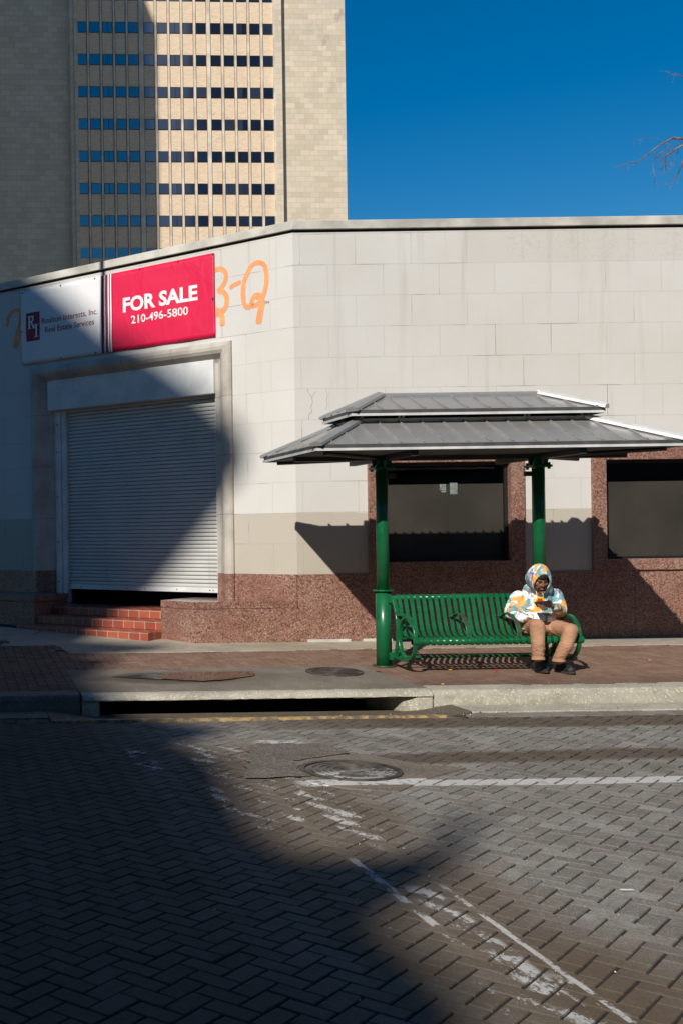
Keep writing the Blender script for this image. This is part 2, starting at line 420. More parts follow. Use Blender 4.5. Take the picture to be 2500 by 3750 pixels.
def make_paver(name, c1, c2, road):
    M = MAT(name, .8, spec=.12); X, Y, Z = M.xyz(); var0 = M.attr('var'); var = var0.min(1.0); side = var0.ss(1.4, 1.6)
    t = M.mix(var, c1, c2)
    t = M.mix((var*7.31)._m('FRACT').ss(.55, .75)*.35, t, (c1[0]*1.05, c1[1]*.86, c1[2]*.70))
    sp = M.vor(230, out='Color'); s_ = M.nt.nodes.new('ShaderNodeSeparateColor'); M.nt.links.new(sp, s_.inputs[0])
    t = M.mix(N(M.nt, s_.outputs[0]).ss(.80, .95)*.45, t, tuple(min(1, q*1.9) for q in c2))
    t = M.mix(N(M.nt, s_.outputs[1]).ss(.82, .95)*.5, t, tuple(q*.45 for q in c1))
    n = M.noise(1.6, detail=6, rough=.7); t = M.mix(n.ss(.42, .7)*.5, t, tuple(q*.62 for q in (c1[0], c1[1]*.93, c1[2]*.82)))
    pit = M.noise(26, detail=3); t = M.mix(pit.ss(.68, .76)*.5, t, tuple(q*.4 for q in c1))
    if road:
        fine = M.noise(52, M.scaled(1.0, .55, 1), detail=5, rough=.75); med = M.noise(6.5, M.scaled(1.0, .45, 1), detail=4)
        brown = (.100,.066,.036)
        wob = M.noise(1.3, detail=4)*.9 - .45
        # a worn tyre-polished crossing band, oily brown, running away from the camera
        bnd = (X + wob*.55 - 2.02).abs().ss(.72, .32)*Y.ss(9.3, 8.5)
        t = M.mix(bnd*(fine*.9 + .35).clamp()*.75, t, brown)
        yy = Y + wob*.18
        tr = (yy - X*.02 - 8.18).abs().ss(.26, .12)*X.ss(2.7, 3.1)
        tr = tr.max((yy - 9.75).abs().ss(.32, .18)*X.ss(1.6, 3.8))
        t = M.mix(tr*.85, t, (.085,.062,.042))
        t = M.mix((Y + wob*.8).ss(5.0, 4.1)*X.ss(1.9, 2.2)*.75*(fine*.6+.5), t, (.10,.068,.040))
        t = M.mix(X.ss(2.1, 1.0)*.8, t, (.062,.043,.028))  # shade on the left deepened in the colour, with brown dirt
        # paint
        hat = ((X*34.0 + Y*22.0 + med*5)._m('SINE'))
        def seg(x0, k, w, y0, y1, dens):
            d = (X - x0 - (Y - y0)*k).abs()
            edge = d.ss(w, w*.55)*Y.ss(y0 - .12, y0 + .05)*Y.ss(y1 + .12, y1 - .05)
            return edge*(fine*.55 + med*.6 + hat*.05).ss(dens, dens + .06)
        p = seg(2.25, 0, .017, 3.4, 5.25, .515)
        p = p.max(seg(2.11, .012, .075, 3.85, 5.25, .56)).max(seg(2.0, 0, .026, 4.55, 5.75, .555))
        p = p.max(seg(2.18, 0, .055, 6.3, 7.35, .585)).max(seg(1.87, 0, .06, 7.7, 8.85, .58)).max(seg(1.66, 0, .05, 6.7, 7.35, .58))
        p = p.max(seg(2.0, 0, .40, 6.4, 9.0, .65)).max(seg(1.4, .0, .1, 8.0, 8.7, .60)).max(seg(2.0, .1, .25, 3.3, 4.2, .63)).max(seg(2.28, 0, .12, 6.0, 7.3, .63))
        p = p.max((Y - 8.98).abs().ss(.10, .05)*(X - 2.55).abs().ss(.22, .1)*(fine*.5 + med*.5).ss(.44, .5))
        line = (Y - 7.455).abs().ss(.092, .08)*X.ss(2.2, 2.3)*(fine*.5 + med*.5).ss(.34, .44)
        p = p.max(line).clamp()
        t = M.mix(p*.85, t, (.52,.51,.48))
    else:
        t = M.mix(X.ss(1.7, .9)*.35, t, (.06,.032,.026))  # shade over the left bricks put into their colour
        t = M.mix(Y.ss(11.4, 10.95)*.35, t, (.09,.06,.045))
    grit = M.noise(9, detail=6, rough=.75); t = M.mix(grit.ss(.5, .72)*.45, t, tuple(q*.5 for q in (c1[0], c1[1]*.9, c1[2]*.75)))
    t = M.mix(side*.5, t, (.05,.042,.032))
    M.bump(M.noise(150, detail=2), .35, .002); M.bump(M.noise(22, detail=4), .45, .006)
    return M.color(t)
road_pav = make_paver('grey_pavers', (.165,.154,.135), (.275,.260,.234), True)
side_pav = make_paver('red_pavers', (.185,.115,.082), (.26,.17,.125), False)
joint_m = simple('paver_joint_dirt', (.022,.018,.013), .95, var=.3, scale=12, bump=.4)

# ------------------------------------------------------------------ ground, road, sidewalk, kerb
shade_damp = make_concrete('shade_damp_concrete', (.13,.115,.09), .5, .7, rough=.6)  # kerb concrete darkened for the shaded left side, slightly wet
gs = MB()
gs.sheet([(-600, -600), (600, -600), (600, 9.99), (-600, 9.99)], lambda x, y: -0.0105); gs.sheet([(-600, 9.99), (.88, 9.99), (.88, 10.62), (-600, 10.62)], lambda x, y: -0.0105); gs.sheet([(4.62, 9.99), (600, 9.99), (600, 10.62), (4.62, 10.62)], lambda x, y: -0.0105)
tag(gs.build('road_bed', joint_m), kind='structure')
gs = MB(); gs.sheet([(-600, 13.9), (600, 13.9), (600, 900), (-600, 900)], lambda x, y: -0.02)
tag(gs.build('ground', conc), kind='structure')

def herring(name, mat, x0, x1, y0, y1, w, gap, ang, zf, keep, jit=1.0, ch=.003, seed=1):
    rnd = random.Random(seed); mb = MB(); ca, sa = math.cos(ang), math.sin(ang)
    Rr = int(max(x1-x0, y1-y0)/w) + 4; cx, cy = (x0+x1)/2, (y0+y1)/2
    und = lambda x, y: .0035*math.sin(x*2.1+y*1.3)+.003*math.sin(x*.9-y*2.7+1)
    for i in range(-Rr, Rr):
        for j in range(-Rr, Rr):
            k = (i - j) % 4
            if k == 0: a0, a1, b0, b1 = i*w, (i+2)*w, j*w, (j+1)*w
            elif k == 3: a0, a1, b0, b1 = i*w, (i+1)*w, j*w, (j+2)*w
            else: continue
            am, bm_ = (a0+a1)/2, (b0+b1)/2
            mx, my = cx + am*ca - bm_*sa, cy + am*sa + bm_*ca
            if not (x0 < mx < x1 and y0 < my < y1 and keep(mx, my)): continue
            g = gap/2*(1 + rnd.uniform(-.3, .5)); dz = rnd.gauss(0, .0012)*jit; tx, ty = rnd.gauss(0, .008)*jit, rnd.gauss(0, .008)*jit
            da = rnd.gauss(0, .006)*jit
            A = [(a0+g, b0+g), (a1-g, b0+g), (a1-g, b1-g), (a0+g, b1-g)]
            I = [(a0+g+ch, b0+g+ch), (a1-g-ch, b0+g+ch), (a1-g-ch, b1-g-ch), (a0+g+ch, b1-g-ch)]
            def W(p, h):
                x, y = p; x -= am; y -= bm_; x, y = x - da*y + am, y + da*x + bm_
                X_, Y_ = cx + x*ca - y*sa, cy + x*sa + y*ca
                return (X_, Y_, zf(X_, Y_) + h + dz + und(X_, Y_)*jit + tx*(X_-mx) + ty*(Y_-my))
            P = [W(p, 0) for p in I] + [W(p, -.004) for p in A] + [W(p, -.02) for p in A]
            mb.add(P, [(0,1,2,3)] + [(4+q, 4+(q+1) % 4, (q+1) % 4, q) for q in range(4)] + [(8+q, 8+(q+1) % 4, 4+(q+1) % 4, 4+q) for q in range(4)],
                   min(1, max(0, rnd.gauss(.5, .30))))
            mb.a[-8:] = [2.0]*8
    o = mb.build(name, mat, attr=True)
    return tag(o, kind='structure')
herring('road', road_pav, -1.6, 10.5, 1.5, 10.02, .0925, .0078, R(45), lambda x, y: 0.0, lambda x, y: x < y*.66+1.5 and x > -1.0, .85)
# far parts of the road: plain sheets outside the paved area that the photo shows
gs = MB()
for q in ([(-300, -300), (300, -300), (300, 1.55), (-300, 1.55)], [(-300, 1.5), (-1.05, 1.5), (-1.05, 10.05), (-300, 10.05)], [(8.3, 1.5), (300, 1.5), (300, 10.05), (8.3, 10.05)]):
    gs.sheet(q, lambda x, y: -0.003)
tag(gs.build('road_beyond', simple('far_road', (.15,.14,.125), .85, bump=.4)), kind='structure')
gs = MB()                                                       # soldier course beside the gutter
xx = -1.6
rr = random.Random(3)
while xx < 9.5:
    y0, y1 = (10.02, 10.21) if xx > 4.6 or xx < .9 else (9.80, 9.97)
    y0, y1 = 10.03, 10.215
    if 0.87 < xx < 4.5: xx += .099; continue
    z = rr.gauss(0, .0012)
    gs.add([(xx+.005,y0,z),(xx+.093,y0,z),(xx+.093,y1,z),(xx+.005,y1,z),(xx,y0-.003,z-.02),(xx+.098,y0-.003,z-.02),(xx+.098,y1+.003,z-.02),(xx,y1+.003,z-.02)],
           [(0,1,2,3),(4,5,1,0),(5,6,2,1),(6,7,3,2),(7,4,0,3)], rr.random()*.6)
    xx += .099
tag(gs.build('road_border', road_pav, attr=True), kind='structure')
# gutter: apron in front of the drain, narrow strip elsewhere
def gap_z(x, y):                               # apron dips towards the slot
    k = min(1, max(0, (y-10.02)/.5)); e_ = min(1, max(0, (x-.9)/.45), max(0, (4.6-x)/.45)); return .016 - .066*k*e_
gs = MB(); nx = 40; rows = []
for i in range(nx+1):
    x = .882 + (4.618-.882)*i/nx; y0_ = 10.0 if x < 4.3 else 10.0 + .22*(x-4.3)/.318
    rows.append([(x, y, gap_z(x, y)) for y in (y0_, y0_+.04, 10.25, 10.4, 10.55, 10.75)] + [(x, 10.75, -.2), (x, y0_, -.2)])
gs.sweep(rows)
tag(gs.build('gutter_apron', gutter_m, bevel=.006), kind='structure')
gs = MB(); gs.prism([(.885, 9.975), (4.29, 9.975), (4.29, 10.03), (.885, 10.03)], -.01, .0225, lambda p, a: (p[0], p[1], a))
tag(gs.build('yellow_gutter_line', yellow_m), kind='structure')
gs = MB(); gs.box(4.622, 12, 10.22, 10.60, -.03, .012); gs2 = MB(); gs2.box(-6, .878, 10.22, 10.60, -.03, .012); tag(gs2.build('gutter_strip', shade_damp, bevel=.004), kind='structure')
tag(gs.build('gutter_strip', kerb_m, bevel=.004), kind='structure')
# sidewalk bed and bricks
gs = MB(); gs.sheet([(-60, 11.4), (60, 11.4), (60, 14.6), (CX, 14.6), (-60, 60)], lambda x, y: gz(y) - .006)
gs.sheet([(-60, 10.8), (1.24, 10.8), (1.24, 11.4), (-60, 11.4)], lambda x, y: gz(y) - .006)
gs.sheet([(4.42, 10.8), (60, 10.8), (60, 11.4), (4.42, 11.4)], lambda x, y: gz(y) - .006)
tag(gs.build('sidewalk_bed', joint_m), kind='structure')
def keep_s(x, y):
    if 1.27 < x < 4.24 and y < 11.95: return False
    if x > 1.40 and y > 13.3: return False
    if y > 13.42: return x < 1.3 and (y < 13.95 or x < .72) and y < 14.5
    return True
herring('sidewalk', side_pav, -2.4, 9.6, 10.86, 14.5, .098, .005, R(0), lambda x, y: gz(y), keep_s, .7, .002, seed=5)
gs = MB(); gs.sheet([(9.55, 10.85), (60, 10.85), (60, 13.45), (9.55, 13.45)], lambda x, y: gz(y)-.004); gs.sheet([(-60, 10.85), (-2.35, 10.85), (-2.35, 14.5), (-60, 14.5)], lambda x, y: gz(y)-.004)
tag(gs.build('sidewalk_beyond', simple('far_sidewalk', (.22,.13,.09), .9)), kind='structure')
def slab(mb, poly, dz=.004, th=.05, sh=.006):
    c = Vector((sum(p[0] for p in poly)/len(poly), sum(p[1] for p in poly)/len(poly)))
    q = [(p[0]+(c.x-p[0])/(Vector(p)-c).length*sh, p[1]+(c.y-p[1])/(Vector(p)-c).length*sh) for p in poly]
    n = len(q)
    mb.add([(x, y, gz(y)+dz) for x, y in q] + [(x, y, gz(y)-th) for x, y in q], [tuple(range(n))] + [(i, (i+1) % n, n+(i+1) % n, n+i) for i in range(n)])
gs = MB()
xs = [4.2, 5.45, 6.9, 8.3, 9.8, 11.4, 13, 16, 22, 40]
for a, b in zip(xs[:-1], xs[1:]): slab(gs, [(a, 13.30), (b, 13.33), (b, 14.05), (a, 14.05)])
slab(gs, [(1.40, 13.27), (2.86, 13.27), (2.60, 14.6), (1.25, 15.4), (.9, 14.6), (1.29, 13.96)])
slab(gs, [(2.86, 13.27), (4.2, 13.30), (4.2, 14.05), (2.55, 14.6)])
slab(gs, [(.62, 13.97), (1.285, 13.97), (.9, 14.6), (1.25, 15.45), (-1.5, 17.8), (-1.5, 14.5), (.74, 14.5)])
slab(gs, [(-20, 14.5), (-1.5, 14.5), (-1.5, 17.8), (-20, 36)])
tag(gs.build('sidewalk_concrete', conc, bevel=.004), kind='structure')
# kerbs
def kerb(x0, x1, name='kerb', m=None):
    prof = [(10.62, -.03), (10.635, .10), (10.645, .125), (10.665, .143), (10.70, .149), (10.86, gz(10.86)+.003), (10.86, -.03)]
    mb = MB(); n = max(2, int((x1-x0)/.25)); rr = random.Random(int(x0*100))
    rings = []
    for i in range(n+1):
        x = x0+(x1-x0)*i/n
        rings.append([(x, y+rr.uniform(-.003, .003), z+(rr.uniform(-.002, .002) if z > 0 else 0)) for y, z in prof])
    mb.sweep(rings)
    return tag(mb.build(name, m or kerb_m), kind='structure')
kerb(-60, -2.5, m=shade_damp); kerb(-2.49, 1.20, m=shade_damp); kerb(4.45, 7.6); kerb(7.61, 60)

# ------------------------------------------------------------------ storm drain
dr = thing('storm_drain', 'wide concrete storm drain inlet with dark slot mouth in the kerb', 'drain', (2.8, 10.9, 0))
prof = [(10.60, .092), (10.605, .112), (10.625, .132), (10.66, .146), (10.70, .152), (11.4, gz(11.4)+.004), (12.08, gz(12.08)+.004), (12.08, .05), (11.2, .06), (10.75, .085)]
mb = MB(); rings = []; rr = random.Random(4)
for i in range(41):
    t_ = i/40; xl, xr = 1.215, 4.44
    ring = []
    for y, z in prof:
        xr_ = 4.44 - (0.16*(max(0, y-10.7)/1.38)); x = xl + (xr_-xl)*t_
        yy = 11.98 if (y > 12 and t_ > .98) else y
        ring.append((x, yy+(rr.uniform(-.003, .003) if y < 10.72 else 0), z+(rr.uniform(-.003, .003) if y < 10.72 else 0)))
    rings.append(ring)
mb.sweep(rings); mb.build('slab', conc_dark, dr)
mb = MB()
for i in range(2):
    pass
lipr = []
for i in range(61):
    x = 1.22 + 3.21*i/60
    lipr.append([(x, y+rr.uniform(-.004, .002), z+rr.uniform(-.003, .003)) for y, z in [(10.592, .098), (10.597, .12), (10.62, .140), (10.66, .154), (10.70, .158), (10.74, .1545)]])
mb.sweep(lipr, close_ring=False, caps=False); mb.build('nosing', kerb_m, dr, smooth=True)
mb = MB(); mb.prism([(1.215, 10.61), (1.36, 10.61), (1.385, 10.66), (1.385, 11.2), (1.215, 11.2)], -.1, .095, lambda p, a: (p[0], p[1], a))
mb.prism([(4.18, 10.66), (4.30, 10.60), (4.44, 10.60), (4.44, 11.2), (4.02, 11.2)], -.1, .095, lambda p, a: (p[0], p[1], a))
each(mb, 'inlet_cheek', kerb_m, dr, bevel=.02)
mb = MB(); mb.add([(1.3, 10.74, -.06), (4.4, 10.74, -.06), (4.4, 11.9, -.35), (1.3, 11.9, -.35), (1.3, 11.9, .06), (4.4, 11.9, .06)], [(0,1,2,3), (3,2,5,4)])
mb.add([(1.3, 10.7, -.4), (1.3, 11.9, -.4), (1.3, 11.9, .07), (1.3, 10.7, .07), (4.4, 10.7, -.4), (4.4, 11.9, -.4), (4.4, 11.9, .07), (4.4, 10.7, .07)], [(0,1,2,3), (4,5,6,7)])
mb.build('catch_basin', interior_m, dr)
iron = None
def make_iron():
    M = MAT('worn_cast_iron', .45, .6); n = M.noise(9, detail=4)
    return M.color(M.mix(n.ss(.35, .7), (.06,.05,.045), (.14,.125,.11)))
iron = make_iron()
def manhole(name, label, c, r, zf, painted=False):
    t_ = thing(name, label, 'manhole cover', (c[0], c[1], zf(c[0], c[1])), 'manhole covers')
    def ring(mb, r0, r1, z0, z1, seg=48):
        A = lambda r, z: [(c[0]+r*math.cos(2*math.pi*i/seg), c[1]+r*math.sin(2*math.pi*i/seg), zf(c[0]+r*math.cos(2*math.pi*i/seg), c[1]+r*math.sin(2*math.pi*i/seg))+z) for i in range(seg)]
        mb.sweep([A(r0, z0), A(r0, z1), A(r1, z1), A(r1, z0)], caps=False)
    fr = MB(); ring(fr, r+.012, r+.045, 0, .010); fr.build('frame', iron, t_)
    cv = MB(); seg = 48
    A = [(c[0]+r*math.cos(2*math.pi*i/seg), c[1]+r*math.sin(2*math.pi*i/seg)) for i in range(seg)]
    cv.add([(x, y, zf(x, y)+.003) for x, y in A], [tuple(range(seg))])
    for q in (.9, .74, .58, .42, .26): ring(cv, r*q-.009, r*q+.009, .003, .008)
    cv.build('cover', iron if not painted else painted_iron, t_)
    return t_
def make_piron():
    M = MAT('iron_with_worn_white_paint', .4, .35); n = M.noise(7, M.scaled(.6, 2.2, 1), detail=3); X, Y, Z = M.xyz()
    t = M.mix(M.noise(9, detail=4).ss(.35, .7), (.06,.052,.045), (.15,.135,.12))
    return M.color(M.mix((n.ss(.47, .53))*(Y + (X-2.7)*-.25).ss(7.84, 7.72)*.85, t, (.46,.46,.44)))
painted_iron = make_piron()
manhole('manhole_cover', 'round iron manhole cover with smeared white paint in the road', (2.70, 7.80), .285, lambda x, y: .012, True)
manhole('manhole_cover', 'small iron manhole cover set in the drain slab on the sidewalk', (3.90, 11.70), .235, lambda x, y: gz(y)+.004)
# patches in the road round the cover, and a puddle
gs = MB(); gs.prism([(2.30, 8.25), (2.86, 8.38), (3.04, 8.35), (3.25, 8.0), (3.51, 7.87), (3.09, 7.53), (2.78, 7.18), (2.50, 7.28), (2.33, 7.45)], -.012, .010, lambda p, a: (p[0], p[1], a))
tag(gs.build('concrete_patch', patch_m, bevel=.004), kind='structure')
def blob_poly(pts, k=6, amp=.03, seed=1):
    rr = random.Random(seed); out = []
    n = len(pts)
    for i in range(n):
        p0, p1 = pts[i], pts[(i+1) % n]
        for j in range(k):
            t_ = j/k; out.append((p0[0]+(p1[0]-p0[0])*t_+rr.uniform(-amp, amp), p0[1]+(p1[1]-p0[1])*t_+rr.uniform(-amp, amp)))
    return out
gs = MB(); gs.sheet(blob_poly([(2.36, 8.82), (2.84, 8.80), (2.90, 8.40), (2.40, 8.15), (2.36, 7.62), (1.95, 7.60), (2.05, 8.0), (2.19, 8.55)]), lambda x, y: .0165)
tag(gs.build('asphalt_patch', asphalt_m), kind='structure')
def make_puddle():
    M = MAT('shallow_water', .03, spec=.5); M.set('IOR', 1.33); n = M.noise(5, detail=4)
    M.set('Roughness', n.ss(.45, .7)*.25 + .02); return M.color(M.mix(n.ss(.4, .7), (.045,.038,.03), (.09,.075,.056)))
gs = MB(); gs.sheet(blob_poly([(1.62, 11.58), (2.1, 11.75), (2.5, 11.86), (3.1, 11.80), (3.05, 11.55), (2.75, 11.30), (2.45, 11.22), (2.05, 11.38)], 5, .018, 3), lambda x, y: gz(11.5)+.012+(y-11.5)*.02)
tag(gs.build('puddle', make_puddle()), kind='structure')

# ------------------------------------------------------------------ low stone building
bld = thing('stone_building', 'low pale stone corner building with red granite base and rolled-down shutter', 'building', (CX, YW, 0))
ZP = 5.27; ZG = 1.10; GR = 0.012
WIN = [(5.085, 6.97), (7.79, 9.70), (10.52, 12.43)]
WZ0, WZ1 = 1.10, 2.60
wm = MB()
xs = [CX]
for a, b in WIN: xs += [a, b]
xs.append(30)
for i in range(0, len(xs), 2): wm.add([(xs[i], YW, ZG), (xs[i+1], YW, ZG), (xs[i+1], YW, ZP), (xs[i], YW, ZP)], [(0,1,2,3)])
for a, b in WIN: wm.add([(a, YW, WZ1), (b, YW, WZ1), (b, YW, ZP), (a, YW, ZP)], [(0,1,2,3)])
def lrect(mb, t0, t1, z0, z1, n=0.0): mb.add([L(t0, n, z0), L(t1, n, z0), L(t1, n, z1), L(t0, n, z1)], [(0,1,2,3)])
DT0, DT1, DZ = .84, 4.12, 4.04
lrect(wm, 0, DT0, ZG, ZP); lrect(wm, DT1, 14, ZG, ZP); lrect(wm, DT0, DT1, DZ, ZP)
wm.add([(30, YW, 0), (30, 40, 0), (30, 40, ZP), (30, YW, ZP)], [(0,1,2,3)])
e = L(14, 0, 0)
wm.add([(e[0], e[1], 0), (e[0], 40, 0), (e[0], 40, ZP), (e[0], e[1], ZP)], [(0,1,2,3)])
wo = wm.build('wall', stone, bld)
mb = MB(); mb.add([(CX, YW, ZP-.3), (30, YW, ZP-.3), (30, 40, ZP-.3), (e[0], 40, ZP-.3), (e[0], e[1], ZP-.3)], [(0,1,2,3,4)]); mb.build('roof', coping_m, bld)
# coping: thin course, shadow gap and projecting cap
def corner_band(n0, n1, z0, z1, xr=30, tl=14):
    mb = MB(); k = math.tan(R(22.0))
    rings = []
    for n, z in ((n0, z0), (n1, z0), (n1, z1), (n0, z1)):
        off = n*0.41
        rings.append([L(tl, n, z), (CX - off*1.0, YW - n, z), (xr, YW - n, z)])
    pr = [[rings[j][i] for j in range(4)] for i in range(3)]
    return mb.sweep(pr)
corner_band(-.05, .045, ZP+.0, ZP+.105).build('coping', coping_m, bld, bevel=.006)
mb = corner_band(-.1, -.035, ZP-.001, ZP+.002)
mb = corner_band(-.30, -.05, ZP-.3, ZP+.10); mb.build('parapet_core', coping_m, bld)
mb = corner_band(.001, .004, ZP-.028, ZP-.0005); mb.build('shadow_joint', joint_dark, bld)
# vertical joints of the coping
# granite base: right facade plinth in panels, with shallow proud face
mb = MB(); px = [CX, 5.6, 6.95, 8.3, 9.65, 11, 12.4, 14, 16, 20, 30]
for a, b in zip(px[:-1], px[1:]): mb.box(a+.002, b-.002, YW-GR, YW+.2, -.05, ZG)
each(mb, 'granite_base', granite, bld, bevel=.002)
mb = MB()
for a, b in ((0.0, DT0), (DT1, 5.4), (5.4, 7), (7, 9), (9, 14)):
    mb.prism([(a+.002, -.1), (b-.002, -.1), (b-.002, GR), (a+.002, GR)], -.05, ZG, lambda p, z: L(p[0], p[1], z))
each(mb, 'granite_base', granite, bld, bevel=.002)
# granite window surrounds, frames, glass, board
def window(i, a, b, papers):
    s_ = MB(); fw = .165; pr = .045
    def ring(mb, x0, x1, z0, z1, w, y0, y1):
        C4 = [(x0, z0, 1, .82), (x1, z0, -1, .82), (x1, z1, -1, -1), (x0, z1, 1, -1)]
        mb.sweep([[(x, y0, z), (x+sx*w, y0, z+sz*w), (x+sx*w, y1, z+sz*w), (x, y1, z)] for x, z, sx, sz in C4], caps=False, close_path=True)
    ring(s_, a, b, ZG+.001, WZ1, fw, YW-pr, YW+.14)
    w_ = s_.build('window', granite, bld, bevel=.004)
    f_ = MB(); ring(f_, a+fw, b-fw, ZG+fw*.82, WZ1-fw, .035, YW+.05, YW+.10)
    f_.build('frame', black_frame, w_, bevel=.003)
    f_ = MB(); f_.box(a+fw+.034, b-fw-.034, YW+.07, YW+.076, ZG+fw*.82+.028, WZ1-fw-.034)
    each(f_, 'pane', glass, w_)
    bk = MB(); x0, x1, z0, z1, yb = a+.145, b-.145, ZG+.10, 2.175, YW+.145
    bk.box(x0, x1, yb, yb+.008, z0, z1)
    bk.build('blind', blind_m, w_)
    bk = MB(); x0, x1, z0, z1, yb = a+.02, b-.02, ZG+.02, WZ1-.02, YW+.6
    bk.add([(x0, yb, z0), (x1, yb, z0), (x1, yb, z1), (x0, yb, z1)], [(0,1,2,3)])
    bk.add([(x0, YW+.12, z0), (x0, yb+.01, z0), (x0, yb+.01, z1), (x0, YW+.12, z1)], [(0,1,2,3)])
    bk.add([(x1, YW+.12, z0), (x1, yb+.01, z0), (x1, yb+.01, z1), (x1, YW+.12, z1)], [(0,1,2,3)])
    bk.add([(x0, YW+.12, z0), (x1, YW+.12, z0), (x1, yb+.01, z0), (x0, yb+.01, z0)], [(0,1,2,3)])
    bk.add([(x0, YW+.12, z1), (x1, YW+.12, z1), (x1, yb+.01, z1), (x0, yb+.01, z1)], [(0,1,2,3)])
    each(bk, 'window_box', interior_m, w_)
    for (pa, pb, za, zb) in papers:
        p_ = MB(); p_.box(pa+.02, pb+.02, YW+.142, YW+.1445, za-.01, zb-.01); p_.build('notice', paper_m, w_)
for i, (a, b) in enumerate(WIN):
    window(i, a, b, [(6.00, 6.075, 2.11, 2.185), (6.125, 6.215, 2.06, 2.20), (6.02, 6.075, 2.085, 2.105)] if i == 0 else [])
# moulded stone door surround (profile: inset from the outer edge, height out of the wall)
prof = [(0, 0), (.0, .035), (.02, .055), (.06, .068), (.10, .062), (.14, .035), (.17, -.005), (.20, -.045), (.245, -.075), (.30, -.085), (.30, -.30), (0, -.30)]
mb = MB(); rings = []
for (t_, z_, st, sz) in ((DT1, .60, -1, 0), (DT1, DZ, -1, -1), (DT0, DZ, 1, -1), (DT0, .60, 1, 0)):
    rings.append([L(t_ + st*a, b, z_ + sz*a) for a, b in prof])
for k in range(3):
    pass
mb.sweep(rings)
surr = mb.build('door_surround', mould_m, bld)
mb = MB()                                        # granite feet of the surround
for (t_, st) in ((DT1, -1), (DT0, 1)):
    mb.sweep([[L(t_ + st*(a-.001 if a == 0 else a), b+.003, z) for a, b in prof] for z in (.60, ZG)])
each(mb, 'surround_foot', granite, bld)
mb = MB()                                        # fine joints across the moulding
for z in (1.85, 2.60, 3.35):
    for (t_, st) in ((DT1, -1), (DT0, 1)):
        mb.sweep([[L(t_ + st*a, b+.0015, z+q) for a, b in prof[:10]] for q in (0, .005)], close_ring=False, caps=False)
for t0 in (1.7, 2.5, 3.3):
    mb.sweep([[L(t0+q, b+.0015, DZ-a) for a, b in prof[:10]] for q in (0, .005)], close_ring=False, caps=False)
each(mb, 'moulding_joint', simple('mortar_line', (.16,.15,.13), .9), bld)
# rolling shutter
sh = MB(); SZ0, SZ1 = .85, 3.45; pitch = .0512; rings_t = (1.165, 3.625); pr = []
n = int((SZ1-SZ0)/pitch)
for i in range(n):
    z = SZ0 + .05 + i*pitch
    for dz, dn in ((0, -.006), (.0015, -.03), (.0075, -.03), (.009, .0), (.020, .0045), (.034, .0045), (.046, .001), (.050, -.004)):
        pr.append((z+dz, -.185+dn))
mb = MB(); mb.sweep([[L(t_, nn, z) for z, nn in pr] for t_ in rings_t], close_ring=False, caps=False)
shut = mb.build('roll_shutter', shutter_m, bld)
mb = MB(); mb.box(1.165, 3.625, -.20, -.165, SZ0-.012, SZ0+.055, L); mb.build('bottom_bar', white_metal, shut, bevel=.004)
mb = MB()
for q in (1.25, 1.3, 1.8, 2.3, 2.6, 3.0, 3.4): mb.box(q, q+.014, -.166, -.160, SZ0+.015, SZ0+.028, L)
each(mb, 'bolt', dark_steel, shut)
mb = MB(); mb.box(1.135, 3.87, -.2, -.035, 3.405, 3.84, L)
mb.build('shutter_housing', white_metal, bld, bevel=.008)
for (a, b, c, d) in ((1.09, 1.168, -.12, 3.404), (1.10, 1.13, -.20, 3.8), (3.62, 3.70, -.135, 3.404), (3.705, 3.83, -.12, 3.404)):
    mb = MB(); mb.box(a, b, -.24, c, .62 if a < 2 else .64, d, L); mb.build('guide_rail', white_metal, bld, bevel=.004)
mb = MB()
for z in (.93, 1.5, 2.15, 2.8, 3.2):
    for a in (1.12, 3.77): mb.box(a-.009, a+.009, -.121, -.114, z, z+.018, L)
each(mb, 'rail_bolt', dark_steel, bld)
# dark room behind the shutter
mb = MB(); mb.box(1.0, 4.0, -1.6, -.26, .619, 4.2, L); ro = mb.build('doorway_interior', interior_m, bld)
bm = bmesh.new(); bm.from_mesh(ro.data)
nrm = Vector((NN[0], NN[1], 0)); bmesh.ops.delete(bm, geom=[f for f in bm.faces if f.normal.dot(nrm) > .9], context='FACES'); bm.to_mesh(ro.data); bm.free()
# granite cheek blocks beside the steps
P4 = [(CX+.01, YW-.014), (2.97, YW-.014), (2.66, 14.43), (3.19, 14.97), (4.1, 14.4)]
mb = MB(); mb.prism(P4, .0, .695, lambda p, z: (p[0], p[1], z)); mb.build('granite_cheek', granite, bld, bevel=.003)
P5 = [(CX-.01, YW-.022), (2.965, YW-.022), (2.652, 14.425), (3.185, 14.97), (4.1, 14.4)]
mb = MB(); mb.prism(P5, .699, .785, lambda p, z: (p[0], p[1], z)); mb.build('cheek_cap', make_granite('wet_granite_cap', .8, .12), bld, bevel=.004)
P6 = [(3.52, .0), (3.52, .74), (8.0, .74), (8.0, .0)]
mb = MB(); mb.prism(P6, .0, .695, lambda p, z: L(p[0], p[1], z)); mb.build('granite_cheek', granite, bld, bevel=.003)
mb = MB(); mb.prism([(3.50, .0), (3.50, .75), (8.0, .75), (8.0, .0)], .699, .785, lambda p, z: L(p[0], p[1], z)); mb.build('cheek_cap', granite, bld, bevel=.004)
mb = MB()                                       # chipped pale grout along the foot of the granite
for a, b in ((4.33, 4.85), (5.0, 5.35)): mb.box(a, b, YW-.05, YW-.012, .25, .315)
each(mb, 'grout_edge', coping_m, bld, bevel=.008)
